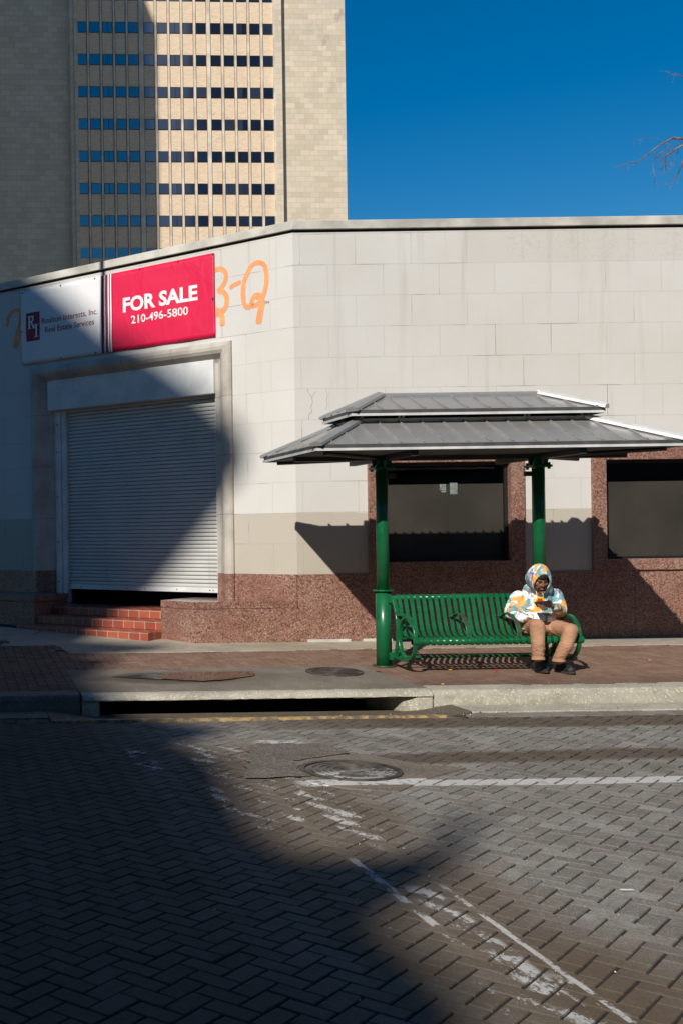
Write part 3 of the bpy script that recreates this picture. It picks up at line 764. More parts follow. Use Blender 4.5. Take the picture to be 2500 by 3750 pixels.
# cracks in the right facade beside the corner
mb = MB()
def wline(pts, w, Y_):
    for p, q in zip(pts[:-1], pts[1:]):
        P, Q = at(*p, YW), at(*q, YW); d = (Q-P); nrm_ = Vector((-d.z, 0, d.x)).normalized()*w/2
        mb.add([(P.x-nrm_.x, Y_, P.z-nrm_.z), (Q.x-nrm_.x, Y_, Q.z-nrm_.z), (Q.x+nrm_.x, Y_, Q.z+nrm_.z), (P.x+nrm_.x, Y_, P.z+nrm_.z)], [(0,1,2,3)])
wline([(706, 893), (709, 903), (716, 911), (718, 925), (714, 935), (717, 947), (710, 951), (709, 963)], .006, YW-.0015)
wline([(749, 895), (753, 908), (750, 918), (752, 930), (748, 941)], .004, YW-.0015)
wline([(727, 898), (721, 905), (718, 912)], .004, YW-.0015)
each(mb, 'wall_crack', simple('crack_line', (.33,.31,.275), .9), bld)

# orange painted lettering on the chamfer
orange = simple('orange_sign_paint', (.86,.33,.13), .7, var=.08, scale=8)
def stroke(mb, pts, w, n=.003):
    T = [lf(*p) for p in pts]
    # catmull-rom
    S = []
    for i in range(len(T)-1):
        p0, p1, p2, p3 = T[max(i-1, 0)], T[i], T[i+1], T[min(i+2, len(T)-1)]
        for k in range(5):
            u = k/5
            S.append(tuple(.5*((2*p1[j]) + (-p0[j]+p2[j])*u + (2*p0[j]-5*p1[j]+4*p2[j]-p3[j])*u*u + (-p0[j]+3*p1[j]-3*p2[j]+p3[j])*u**3) for j in (0, 1)))
    S.append(T[-1]); A, B = [], []
    for i in range(len(S)):
        a, b = S[max(i-1, 0)], S[min(i+1, len(S)-1)]; d = Vector((b[0]-a[0], b[1]-a[1])).normalized()
        ww = w/2*(1 if 0 < i < len(S)-1 else .6)
        A.append(L(S[i][0]-d.y*ww, n, S[i][1]+d.x*ww)); B.append(L(S[i][0]+d.y*ww, n, S[i][1]-d.x*ww))
    mb.sweep([[a, b] for a, b in zip(A, B)], close_ring=False, caps=False)
Zc = lambda p: (p[0]*.4398, 564.5+p[1]*.4398)
mb = MB()
stroke(mb, [Zc(p) for p in ((1340,248),(1318,285),(1310,315),(1285,318),(1270,270),(1272,210),(1290,150),(1320,100),(1352,88),(1380,100),(1393,150),(1390,210),(1372,270),(1345,305),(1318,316))], .060)
stroke(mb, [Zc(p) for p in ((1335,265),(1352,262),(1368,290),(1362,340),(1350,408))], .085, .0045)
stroke(mb, [Zc(p) for p in ((1200,222),(1228,203),(1260,188))], .055)
stroke(mb, [Zc(p) for p in ((1105,150),(1128,126),(1160,122),(1180,145),(1176,190),(1150,228),(1135,240))], .062, .003)
stroke(mb, [Zc(p) for p in ((1140,236),(1170,243),(1186,275),(1180,320),(1155,350),(1120,362))], .066, .0038)
stroke(mb, [Zc(p) for p in ((1120,330),(1148,345),(1162,375),(1162,418))], .070, .0046)
stroke(mb, [Zc(p) for p in ((40,425),(45,380),(62,350),(88,336),(108,350),(108,400),(92,450),(80,500),(80,536))], .056)
stroke(mb, [Zc(p) for p in ((125,350),(128,400),(112,450),(96,500),(84,536))], .056, .0038)
each(mb, 'painted_stroke', orange, bld)
mb = MB()
t0, z0 = lf(608, 699); put_text(mb, 'TM', .06, lambda u, v, d: L(t0-u, .003, z0+v))
mb.build('small_lettering', simple('dark_paint', (.06,.03,.02), .8), bld)

# brick tile steps: a thing of its own
def make_tile():
    M = MAT('red_quarry_tile', .4); fac, bc = M.brick(M.UV, .165, .9, .006, offset=.0)
    t = M.mix(bc, (.25,.055,.030), (.34,.085,.045)); t = M.mix(M.noise(9, detail=4).ss(.4, .75)*.5, t, (.22,.05,.03))
    t = M.mix(fac, t, (.36,.27,.20)); M.bump(fac*-1.0, .4, .004); M.bump(M.noise(120), .1, .001)
    return M.color(t)
tile = make_tile()
st = thing('tile_steps', 'three shallow red tile steps up to the shuttered doorway', 'steps', L(2.5, .6, .28))
for (tl, tr, nf, z0, z1) in ((3.58, 1.44, 1.06, .0, .40), (3.54, 1.45, .71, .401, .51), (3.50, 1.46, .36, .511, .62)):
    mb = MB(); mb.box(tr, tl, -.25 if z1 > .6 else 0, nf, z0, z1, L); mb.build('step', tile, st, bevel=.008)
    mb = MB(); mb.box(tr-.001, tl+.001, nf-.002, nf+.0015, z1-.016, z1-.010, L); mb.build('nosing_joint', simple('grout', (.36,.28,.22), .9), st)

# ------------------------------------------------------------------ banner hanging on the chamfer
ban = thing('sale_banner', 'white and crimson estate agent banner hung above the shutter', 'banner', L(2.7, .02, 4.12))
red_c = None
def cloth(name, c):
    M = MAT(name, .55); M.bump(M.noise(2.2, M.scaled(1.6, 1.6, 1), detail=2, dist=.8), .5, .03); M.bump(M.noise(500, detail=1), .1, .0005)
    n = M.noise(3, detail=3); return M.color(M.mix(n, tuple(q*.93 for q in c), c))
c_red = cloth('crimson_vinyl', (.66,.006,.058)); c_white = cloth('white_vinyl', (.72,.72,.72)); c_mar = cloth('maroon_print', (.19,.008,.025))
def bn(t, z):
    u = (4.28-t)/3.215; v = (z-4.12)/1.06
    return .022 + .007*math.sin(u*17+v*3)*(1-abs(2*v-1))*1.0 + .005*math.sin(u*31-v*9) * (1 if v < .5 else .4) + .01*math.sin(math.pi*v)
def ztop(t): return 5.185 - .012*math.sin((4.28-t)*9)*.3
def panel(mb, ta, tb, za=4.115, zb=5.185, off=0.0):
    nx = max(2, int(abs(ta-tb)/.03)); nz = 18; rows = []
    for j in range(nz+1):
        z = za+(zb-za)*j/nz; rows.append([L(ta+(tb-ta)*i/nx, bn(ta+(tb-ta)*i/nx, z)+off, z) for i in range(nx+1)])
    mb.sweep(rows, close_ring=False, caps=False); return mb
for nm, ta, tb, m in (('white_panel', 4.28, 2.84, c_white), ('red_panel', 2.668, 1.065, c_red)):
    o = panel(MB(), ta, tb).build(nm, m, ban, smooth=True)
    sm = o.modifiers.new('th', 'SOLIDIFY'); sm.thickness = .002
for ta, tb, m in ((2.84, 2.795, c_mar), (2.795, 2.772, c_white), (2.772, 2.728, c_mar), (2.728, 2.707, c_white), (2.707, 2.690, c_mar), (2.690, 2.668, c_white)):
    panel(MB(), ta, tb).build('stripe', m, ban, smooth=True)
def ban_text(name, s, tl, tr, zb, cap, m, bold, parent=ban, fontcap=.70):
    mb = MB(); V, Fs, w = text_mesh(s, bold); width = tl-tr; k = cap/fontcap
    mb.add([L(tl-v[0]*width, bn(tl-v[0]*width, zb+v[1]*k)+.004, zb+v[1]*k) for v in V], Fs)
    return mb.build(name, m, parent)
w_ink = simple('white_print', (.78,.76,.74), .6, var=.03); m_ink = simple('maroon_ink', (.24,.012,.035), .6, var=.05)
ban_text('lettering', 'FOR SALE', 2.475, 1.312, 4.63, .185, w_ink, .035)
ban_text('lettering', '210-496-5800', 2.345, 1.455, 4.455, .105, w_ink, .012)
ban_text('lettering', 'Roalson Interests, Inc.', 3.895, 2.895, 4.665, .082, m_ink, .008)
ban_text('lettering', 'Real Estate Services', 3.835, 2.955, 4.53, .080, m_ink, .008)
def quadp(mb, pts, off):      # polygon on the banner
    mb.add([L(t, bn(t, z)+off, z) for t, z in pts], [tuple(range(len(pts)))])
# logo: rounded maroon plate with serif R over a dropped I
mb = panel(MB(), 4.185, 3.935, 4.44, 4.855, .005); logo = mb.build('logo_plate', simple('logo_maroon', (.30,.008,.035), .6, var=.04), ban)
mb = MB()
S = lambda x, z: (4.165 - x*.22, 4.47 + z*.34)      # unit box of the plate
def poly(*p): quadp(mb, [S(*q) for q in p], .011)
poly((.08,.44),(.34,.44),(.34,.48),(.08,.48)); poly((.14,.46),(.27,.46),(.27,.97),(.14,.97)); poly((.08,.94),(.30,.94),(.30,.98),(.08,.98))
poly((.27,.93),(.48,.91),(.56,.84),(.58,.98),(.27,.98)); poly((.42,.97),(.54,.95),(.58,.86),(.44,.84)); poly((.44,.86),(.58,.88),(.56,.76),(.43,.76)); poly((.27,.72),(.45,.72),(.56,.78),(.27,.77))
poly((.30,.73),(.44,.73),(.66,.46),(.50,.46)); poly((.47,.44),(.70,.44),(.70,.48),(.47,.48))
poly((.62,.60),(.94,.60),(.94,.56),(.62,.56)); poly((.71,.58),(.85,.58),(.85,.08),(.71,.08)); poly((.62,.05),(.94,.05),(.94,.09),(.62,.09))
mb.build('logo_letters', w_ink, logo)
mb = MB()
for t_ in (4.26, 3.55, 2.95, 2.2, 1.6, 1.08):
    for z_ in (4.135, 5.165): mb.box(t_-.01, t_+.01, .018, bn(t_, z_)+.006, z_-.01, z_+.01, L)
for z_ in (4.6,): mb.box(4.255, 4.272, .018, .05, z_-.01, z_+.01, L); mb.box(1.075, 1.092, .018, .05, z_-.01, z_+.01, L)
each(mb, 'eyelet', dark_steel, ban)

# ------------------------------------------------------------------ bus shelter
YP = 12.06
P1 = (4.54, YP); P2 = (6.175, YP)
XC = (P1[0]+P2[0])/2 + .005
she = thing('bus_shelter', 'two-tier metal roof bus shelter on two green posts', 'shelter', (XC, YP, gz(YP)))
for (px_, py_) in (P1, P2):
    z0 = gz(py_); mb = MB()
    mb.disc_cyl((px_, py_), .0625, z0+.79, 2.42, 28)
    po = mb.build('post', green, she, smooth=False)
    for p in po.data.polygons: p.use_smooth = abs(p.normal.z) < .5
    mb = MB(); mb.disc_cyl((px_, py_), .077, z0, z0+.785, 28); o = mb.build('sleeve', green, po)
    for p in o.data.polygons: p.use_smooth = abs(p.normal.z) < .5
    mb = MB(); mb.disc_cyl((px_, py_), .105, z0+.785, z0+.80, 28); mb.build('collar', green, po, bevel=.003)
    mb = MB(); mb.disc_cyl((px_, py_), .12, z0-.01, z0+.012, 28); mb.build('base_flange', green_worn, po, bevel=.004)
    mb = MB(); mb.box(px_-.10, px_+.10, py_-.10, py_+.10, 2.26, 2.285)
    for sx in (-1, 1):
        for sy in (-1, 1): mb.box(px_+sx*.075-.012, px_+sx*.075+.012, py_+sy*.075-.012, py_+sy*.075+.012, 2.24, 2.31)
    # flared head of four gusset plates
    for q in (-1, 1):
        mb.prism([(.05, 2.285), (.09, 2.285), (.13, 2.44), (.05, 2.44)], -.012, .012, lambda p, a, q=q: (px_+q*p[0], py_+a, p[1]))
        mb.prism([(.05, 2.285), (.09, 2.285), (.13, 2.44), (.05, 2.44)], -.012, .012, lambda p, a, q=q: (px_+a, py_+q*p[0], p[1]))
    mb.box(px_-.07, px_+.07, py_-.07, py_+.07, 2.284, 2.46)
    mb.build('post_head', green, po, bevel=.003)
mb = MB(); mb.box(P1[0]+.05, P1[0]+.145, YP-.02, YP+.02, 2.17, 2.22); mb.build('lug', dark_steel, she, bevel=.004)
mb = MB(); mb.box(P2[0]-.145, P2[0]-.05, YP-.02, YP+.02, 2.17, 2.22); mb.build('lug', dark_steel, she, bevel=.004)
def hip_roof(nm, xa, xb, hy, ze, ins, zt, eave_h, pitch_s, ridge=False):
    """xa..xb, +-hy about YP: eave; inset ins up to zt"""
    o = MB(); E = [(xa, YP-hy), (xb, YP-hy), (xb, YP+hy), (xa, YP+hy)]; q = ins
    T_ = [(xa+q, YP-hy+q), (xb-q, YP-hy+q), (xb-q, YP+hy-q), (xa+q, YP+hy-q)]
    P = [(x, y, ze) for x, y in E] + [(x, y, zt) for x, y in T_]
    fs = [(i, (i+1) % 4, 4+(i+1) % 4, 4+i) for i in range(4)]
    Q = [(x, y, ze-.012) for x, y in E] + [(x, y, zt-.012) for x, y in T_]
    o.add(P, fs); o.add(Q, [f[::-1] for f in fs])
    rf = o.build(nm, roofmetal, she)
    # standing seams
    s_ = MB(); w, h = .0045, .014
    def seam(p, q_):
        p, q_ = Vector(p), Vector(q_); d = (q_-p).normalized(); side = d.cross(Vector((0, 0, 1))).normalized()*w; up = side.cross(d).normalized()*h
        if up.z < 0: up = -up
        s_.sweep([[c_-side*a, c_+side*a, c_+side*a+up*b, c_-side*a+up*b] for c_, a, b in ((p-d*.006, 1.6, 1.7), (p+d*.02, 1.6, 1.5), (p+d*.045, 1, 1), (q_, 1, 1))])
    def along(a0, a1, fn):
        n_ = int(round((a1-a0)/pitch_s)); m_ = (a0+a1)/2
        for i in range(-n_, n_+1):
            a = m_ + (i+.5)*pitch_s
            if a0+.05 < a < a1-.05:
                f = min(1, min(a-a0, a1-a)/ins); fn(a, f)
    along(xa, xb, lambda a, f: (seam((a, YP-hy-.004, ze), (a, YP-hy+ins*f, ze+(zt-ze)*f)), seam((a, YP+hy+.004, ze), (a, YP+hy-ins*f, ze+(zt-ze)*f))))
    along(YP-hy, YP+hy, lambda a, f: (seam((xa-.004, a, ze), (xa+ins*f, a, ze+(zt-ze)*f)), seam((xb+.004, a, ze), (xb-ins*f, a, ze+(zt-ze)*f))))
    each(s_, 'seam', seam_m, rf)
    # hip caps: folded strips; right pair in brighter metal to paint the sun glint
    for i in range(4):
        p, t_ = Vector(P[i]), Vector(P[4+i]); d = (t_-p).normalized()
        c_ = MB(); u_ = Vector((0, 0, 1)); sd = d.cross(u_).normalized(); up = sd.cross(d).normalized(); up = up if up.z > 0 else -up
        pr_ = [(-.065, -.006), (-.062, .022), (0, .045), (.062, .022), (.065, -.006)]
        c_.sweep([[a+sd*x+up*z for x, z in pr_] for a in (p-d*.02, t_+d*.0)]); c_.build('hip_cap', trim_m if i in (1, 2) else roofmetal, rf)
    # fascia
    f_ = MB()
    def band(z0, z1, out, th):
        A = [(x + (-out if x < XC else out), y + (-out if y < YP else out)) for x, y in E]; B = [(x + (th if x < XC else -th), y + (th if y < YP else -th)) for x, y in A]
        f_.sweep([[(a[0], a[1], z0), (a[0], a[1], z1), (b[0], b[1], z1), (b[0], b[1], z0)] for a, b in zip(A, B)], caps=False, close_path=True)
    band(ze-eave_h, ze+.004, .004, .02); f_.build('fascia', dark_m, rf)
    f_ = MB(); band(ze-eave_h-.012, ze-eave_h+.012, .014, .012); f_.build('drip_edge', trim_m, rf)
    return rf
dark_m = simple('dark_fascia_metal', (.16,.16,.155), .4, .6)
lx0, lx1, hy = 3.575, 7.145, .915
low = hip_roof('lower_roof', lx0, lx1, hy, 2.46, .62, 2.74, .045, .216)
ux0, ux1, uhy = 4.09, 6.63, .44
upp = hip_roof('upper_roof', ux0, ux1, uhy, 2.838, .435, 3.03, .045, .216)
mb = MB(); mb.tube([(ux0+.43, YP, 3.03), (ux1-.43, YP, 3.03)], .028, 8); mb.sweep([[(x, YP-.10, 2.985), (x, YP, 3.05), (x, YP+.10, 2.985), (x, YP, 3.015)] for x in (ux0+.40, ux1-.40)])
mb.build('ridge_cap', roofmetal, upp)
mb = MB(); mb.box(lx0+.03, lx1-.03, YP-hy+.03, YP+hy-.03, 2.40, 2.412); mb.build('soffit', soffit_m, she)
# collar round the gap between the tiers, clips, dark louvre
mb = MB(); a = .615
def rect_band(mb, x0, x1, y0, y1, z0, z1, th):
    mb.sweep([[(x, y, z0), (x, y, z1), (x+sx*th, y+sy*th, z1), (x+sx*th, y+sy*th, z0)] for x, y, sx, sy in ((x0, y0, 1, 1), (x1, y0, -1, 1), (x1, y1, -1, -1), (x0, y1, 1, -1))], caps=False, close_path=True)
rect_band(mb, lx0+.60, lx1-.60, YP-hy+.60, YP+hy-.60, 2.715, 2.765, .02); mb.build('curb_trim', trim_m, she)
mb = MB(); mb.box(lx0+.68, lx1-.68, YP-.22, YP+.22, 2.72, 2.84); mb.build('vent_box', interior_m, she)
for (bx, by) in [(x_, YP+s_*.285) for x_ in (4.24, 4.62, 4.66, 5.9, 5.94, 6.48) for s_ in (-1, 1)]:
    mb = MB(); mb.box(bx-.012, bx+.012, by-.008, by+.008, 2.74, 2.845); mb.build('clip', trim_m, she)
# underside rafters
mb = MB()
for x_ in (P1[0], P2[0]): mb.box(x_-.035, x_+.035, YP-hy+.05, YP+hy-.05, 2.345, 2.399)
mb.box(lx0+.06, lx1-.06, YP-.04, YP+.04, 2.352, 2.398)
for (x_, y_, dx, dy) in ((P1[0], YP, -.85, -.8), (P1[0], YP, -.85, .8), (P2[0], YP, .85, -.8), (P2[0], YP, .85, .8)):
    mb.tube([(x_, y_, 2.372), (x_+dx, y_+dy, 2.385)], .022, 6)
each(mb, 'rafter', dark_steel, she)

# ------------------------------------------------------------------ bench
BX0, BX1 = 4.60, 6.225; BYB = 11.955
g0 = gz(11.7)
ben = thing('slat_bench', 'long green metal strap bench bolted between the shelter posts', 'bench', ((BX0+BX1)/2, 11.65, g0))
def yb(d): return BYB - d           # d = distance in front of the back tube
arc = lambda cy, cz, r, a0, a1, n_: [(cy+r*math.cos(R(a0+(a1-a0)*i/n_)), cz+r*math.sin(R(a0+(a1-a0)*i/n_))) for i in range(n_+1)]
# profile points (d, z above ground)
back = arc(.0, .765, .034, 200, 60, 6)[:0] + [(-.030, .715), (-.034, .740), (-.015, .762), (.015, .764), (.036, .742), (.052, .69), (.085, .60), (.118, .49), (.150, .41), (.185, .370), (.220, .352)]
seat = [(.220, .352), (.30, .344), (.40, .350), (.49, .362), (.545, .366)] + arc(.555, .330, .036, 80, -110, 8)
def strap(mb, x, pts, w=.038, th=.006):
    rings = []
    for i, (d, z) in enumerate(pts):
        a_, b_ = pts[max(i-1, 0)], pts[min(i+1, len(pts)-1)]; v = Vector((b_[0]-a_[0], b_[1]-a_[1])).normalized(); nx, nz = -v.y*th/2, v.x*th/2
        rings.append([(x-w/2, yb(d+nx), g0+z+nz), (x+w/2, yb(d+nx), g0+z+nz), (x+w/2, yb(d-nx), g0+z-nz), (x-w/2, yb(d-nx), g0+z-nz)])
    mb.sweep(rings)
sp = .0628; ns = int((BX1-BX0-.06)/sp)
m1, m2 = MB(), MB()
for i in range(ns+1):
    x = BX0 + .05 + i*sp; strap(m1, x, back); strap(m2, x, seat)
m1.build('backrest', green, ben, bevel=.001, seg=1); m2.build('seat', green, ben, bevel=.001, seg=1)
for nm, d, z, r in (('back_rail', .0, .732, .027), ('front_rail', .555, .330, .029)):
    mb = MB(); mb.tube([(BX0-.03, yb(d), g0+z), (BX1+.03, yb(d), g0+z)], r, 16); o = mb.build(nm, green, ben, smooth=True)
mb = MB(); mb.box(BX0, BX1, yb(.24), yb(.20), g0+.325, g0+.342); mb.build('middle_rail', green, ben)
mb = MB(); mb.tube([(BX0, yb(.15), g0+.135), (BX1, yb(.15), g0+.135)], .014, 10); mb.build('stretcher', green, ben)
def ellipse_ring(mb, x, cd, cz, rd, rz, w, th, a0=0, a1=360, n_=40):
    rings = []
    for i in range(n_+1):
        a = R(a0+(a1-a0)*i/n_)
        c_, s_ = math.cos(a), math.sin(a)
        o_ = (cd+rd*c_, cz+rz*s_); i_ = (cd+(rd-th)*c_, cz+(rz-th)*s_)
        rings.append([(x-w/2, yb(o_[0]), g0+o_[1]), (x+w/2, yb(o_[0]), g0+o_[1]), (x+w/2, yb(i_[0]), g0+i_[1]), (x-w/2, yb(i_[0]), g0+i_[1])])
    mb.sweep(rings, caps=True)
def bar(mb, x, pts, w, th):
    rings = []
    for i, (d, z) in enumerate(pts):
        a_, b_ = pts[max(i-1, 0)], pts[min(i+1, len(pts)-1)]; v = Vector((b_[0]-a_[0], b_[1]-a_[1])).normalized(); nx, nz = -v.y*th/2, v.x*th/2
        rings.append([(x-w/2, yb(d+nx), g0+z+nz), (x+w/2, yb(d+nx), g0+z+nz), (x+w/2, yb(d-nx), g0+z-nz), (x-w/2, yb(d-nx), g0+z-nz)])
    mb.sweep(rings)
for x in (BX0+.005, BX1-.005):
    mb = MB()
    ellipse_ring(mb, x, .36, .345, .215, .225, .038, .026)
    bar(mb, x, [(.0, .735), (.03, .68), (.075, .60), (.105, .52), (.118, .42), (.112, .32), (.085, .22), (.045, .13)], .04, .03)
    bar(mb, x, [(.075, .60), (.10, .575), (.15, .565), (.21, .575), (.27, .572)], .04, .026)
    bar(mb, x, [(.02, .125), (.30, .118), (.40, .125)], .042, .026)
    bar(mb, x, [(.17, .20), (.11, .135)], .034, .02)
    mb.tube([(x-.035, yb(.555), g0+.33), (x+.035, yb(.555), g0+.33)], .036, 16)
    mb.build('end_frame', green, ben, bevel=.004)
for x in (5.155, 5.655):
    mb = MB()
    bar(mb, x, [(.075, .545), (.11, .535), (.16, .545), (.21, .572), (.28, .585), (.36, .572), (.43, .53), (.475, .47), (.50, .41), (.51, .365)], .045, .010)
    mb.build('armrest', green_worn, ben, bevel=.002)
# brackets to the posts
for (px_, x_) in ((P1[0], BX0-.01), (P2[0]+.02, P2[0]+.02)):
    for z in (.71, .12):
        if px_ > 6 and z < .5: continue
        mb = MB(); mb.box(min(px_+.05, x_-.03) if px_ < 5 else px_-.03, x_+.02 if px_ < 5 else px_+.03, yb(.02), YP-.03 if px_ > 5 else YP+.0, g0+z-.03, g0+z+.045)
        mb.build('bracket', green, ben, bevel=.004)

# ------------------------------------------------------------------ person
per = thing('person', 'person in tie-dye hoodie and tan trousers sitting on the bench looking at a phone', 'person', (5.98, 11.5, gz(11.5)))
A = lambda x, y, Y: at(x, y, Y)
def make_tiedye():
    M = MAT('tie_dye_cotton', .85, spec=.2); n = M.noise(8.0, detail=4, rough=.6, dist=.7); n2 = M.noise(5.2, M.scaled(1, 1, 1.1), detail=3, dist=1.1)
    base = (.80,.80,.80)
    t = M.mix(n.ss(.45, .54), base, (.14,.31,.34))
    t = M.mix(n2.ss(.55, .62), t, (.74,.37,.10))
    n3 = M.noise(4.6, M.scaled(1.2, 1, .9), detail=3, dist=1.3); t = M.mix(n3.ss(.59, .66), t, (.15,.13,.29))
    M.bump(M.noise(14, detail=3, dist=1.0), .6, .02); M.bump(M.noise(400), .15, .001)
    return M.color(t)
tiedye = make_tiedye()
def make_tan():
    M = MAT('tan_canvas', .85, spec=.2); X, Y, Z = M.xyz()
    t = M.mix(M.noise(7, detail=4).ss(.35, .7), (.33,.175,.10), (.44,.245,.15))
    M.bump(M.noise(11, M.scaled(.6, .8, 2.4), detail=3, dist=1.6), .55, .018); M.bump(M.noise(300), .15, .001)
    return M.color(t)
tan = make_tan()
skin = simple('brown_skin', (.20,.09,.05), .42, var=.10, scale=14)
blackfab = simple('black_fabric', (.012,.012,.013), .8, var=.2, scale=20, bump=.3)
def make_hair(): return simple('black_beard_hair', (.012,.009,.008), .7, var=.2, scale=90, bump=.6)
hair = make_hair()
shoe_m = simple('black_sneaker_mesh', (.02,.02,.022), .6, var=.3, scale=60, bump=.4)
sole_m = simple('dark_rubber_sole', (.035,.035,.038), .5, var=.2)
pel = A(1238, 1440, 11.70)
HD = A(1238, 1330, 11.60)            # head centre
# body: one continuous skin mesh (head, neck, torso core, hands)
fwd = Vector((-.02, -.88, -.50)).normalized(); rgt = Vector((1, -.10, 0)).normalized(); upv = rgt.cross(fwd).normalized()
if upv.z < 0: upv = -upv
def Hh(r_, u_, f_): return HD + rgt*r_ + upv*u_ + fwd*f_
rot = Matrix((rgt, -fwd, upv)).transposed().to_euler()
bd = MB()
bd.ell(Hh(0, .02, -.015), (.072, .088, .10), rot); bd.ell(Hh(0, -.05, .025), (.055, .058, .062), rot)
bd.ell(Hh(0, -.085, .048), (.030, .026, .022), rot)
bd.ell(Hh(0, .022, .066), (.048, .011, .010), rot)                         # brow
bd.cap(Hh(0, .012, .082), .008, Hh(0, -.022, .093), .0135); bd.ell(Hh(-.014, -.026, .084), (.009,)*3); bd.ell(Hh(.014, -.026, .084), (.009,)*3)
for s_ in (-1, 1): bd.ell(Hh(s_*.040, -.02, .055), (.022, .020, .024), rot)
bd.ell(Hh(0, -.053, .083), (.024, .011, .008), rot); bd.ell(Hh(0, -.066, .080), (.021, .011, .0085), rot)
neck = A(1237, 1362, 11.74)
bd.cap(HD - upv*.06 - fwd*.02, .055, neck, .055); bd.cap(neck, .055, pel + Vector((0, .04, .14)), .07)
# holding hand (the one on the right of the picture), palm up under the phone
PH = A(1246, 1387, 11.36)            # phone centre
wr = A(1272, 1392, 11.42)
bd.cap(A(1285, 1404, 11.61), .026, wr, .024)
palm0, palm1 = A(1266, 1391, 11.39), A(1252, 1392, 11.36)
bd.cap(palm0, .024, palm1, .022); bd.cap(A(1264, 1386, 11.40), .020, A(1254, 1386, 11.38), .018)
fing = [((1256, 1396.5), (1246, 1398), (1239, 1395.5)), ((1254, 1393.5), (1243, 1395), (1235, 1391.5)), ((1253, 1391), (1241, 1391.5), (1233.5, 1388)), ((1255, 1399.5), (1249, 1401), (1243, 1399.5))]
for k, (a_, b_, c_) in enumerate(fing):
    r_ = (.0095, .010, .0095, .0085)[k]
    p0, p1, p2 = A(*a_, 11.35), A(*b_, 11.325), A(*c_, 11.315); bd.cap(p0, r_, p1, r_*.95); bd.cap(p1, r_*.95, p2, r_*.85)
bd.cap(A(1265, 1386, 11.37), .0125, A(1263.5, 1380, 11.34), .0105); bd.cap(A(1263.5, 1380, 11.34), .0105, A(1258, 1377.5, 11.33), .009)   # thumb over the edge
bd.cap(A(1231, 1372, 11.78), .06, A(1270, 1370, 11.76), .035); bd.cap(A(1270, 1370, 11.76), .035, A(1284, 1402, 11.66), .026); bd.cap(A(1284, 1402, 11.66), .026, A(1285, 1404, 11.61), .026)
bd.cap(A(1231, 1372, 11.78), .07, A(1190, 1376, 11.78), .045); bd.cap(A(1190, 1376, 11.78), .045, A(1178, 1405, 11.70), .030); bd.cap(A(1178, 1405, 11.70), .030, A(1184, 1412, 11.66), .028)
# other hand, curled in the lap
lh = A(1207, 1424, 11.50)
bd.cap(A(1184, 1412, 11.66), .028, A(1200, 1420, 11.53), .027); bd.cap(A(1200, 1420, 11.53), .027, lh, .026); bd.ell(lh, (.038, .034, .026))
for k in range(4):
    q = lh + Vector((.022, -.02, .018-.012*k)); bd.cap(q, .0095, q + Vector((.026, .006, -.006)), .0085)
bd.cap(lh + Vector((0, -.02, .02)), .011, lh + Vector((.025, -.03, .022)), .009)
body = remeshed(bd, .006, 3).build('body', skin, per, smooth=True)
# eyes, brows, lips, beard, beanie as children
mb = MB()
for s_ in (-1, 1): mb.ell(Hh(s_*.027, .000, .070), (.012, .004, .0045), rot)
ey = each(mb, 'eye', simple('half_closed_eye', (.035,.02,.015), .3), per, smooth=True)
mb = MB()
for s_ in (-1, 1): mb.cap(Hh(s_*.016, .019, .078), .0026, Hh(s_*.042, .021, .068), .0022)
each(mb, 'eyebrow', hair, per, smooth=True)
mb = MB(); mb.ell(Hh(0, -.0665, .088), (.019, .008, .0065), rot); mb.build('lower_lip', simple('lip', (.36,.10,.075), .4), per, smooth=True)
mb = MB()
pts = [(-.072, .015, .015), (-.069, -.025, .035), (-.058, -.065, .050), (-.034, -.092, .068), (0, -.102, .076), (.034, -.092, .068), (.058, -.065, .050), (.069, -.025, .035), (.072, .015, .015)]
for p, q in zip(pts[:-1], pts[1:]): mb.cap(Hh(*p), .010 if abs(p[0]) > .05 else .014, Hh(*q), .010 if abs(q[0]) > .05 else .014)
mb.cap(Hh(-.022, -.042, .089), .0045, Hh(.022, -.042, .089), .0045)
for s_ in (-1, 1): mb.cap(Hh(s_*.026, -.045, .083), .005, Hh(s_*.026, -.085, .070), .010)
remeshed(mb, .005, 2).build('beard', hair, per, smooth=True)
mb = MB(); mb.ell(Hh(0, .066, -.012), (.080, .100, .062), rot, 24, 12); mb.build('beanie', blackfab, per, smooth=True)
# hoodie: torso + sleeves
hd = MB()
sh_l, sh_r = A(1188, 1372, 11.78), A(1273, 1366, 11.76)
ch = A(1231, 1378, 11.78)
hd.ell(ch, (.17, .12, .15)); hd.ell(A(1230, 1402, 11.70), (.185, .14, .13)); hd.ell(A(1232, 1418, 11.66), (.20, .15, .07))
hd.ell(A(1231, 1360, 11.82), (.15, .10, .08))
hd.cap(sh_l, .070, A(1176, 1398, 11.74), .070); hd.cap(A(1176, 1398, 11.74), .070, A(1176, 1408, 11.70), .070)
hd.cap(A(1176, 1408, 11.70), .068, A(1196, 1418, 11.54), .050); hd.cap(A(1196, 1418, 11.54), .050, A(1203, 1421, 11.52), .047)
hd.cap(sh_r, .068, A(1284, 1390, 11.72), .068); hd.cap(A(1284, 1390, 11.72), .068, A(1286, 1405, 11.62), .062)
hd.cap(A(1286, 1405, 11.62), .060, A(1276, 1395, 11.46), .044); hd.cap(A(1276, 1395, 11.46), .044, A(1272, 1393, 11.43), .038)
hd.cap(A(1215, 1352, 11.74), .055, A(1255, 1350, 11.74), .055)
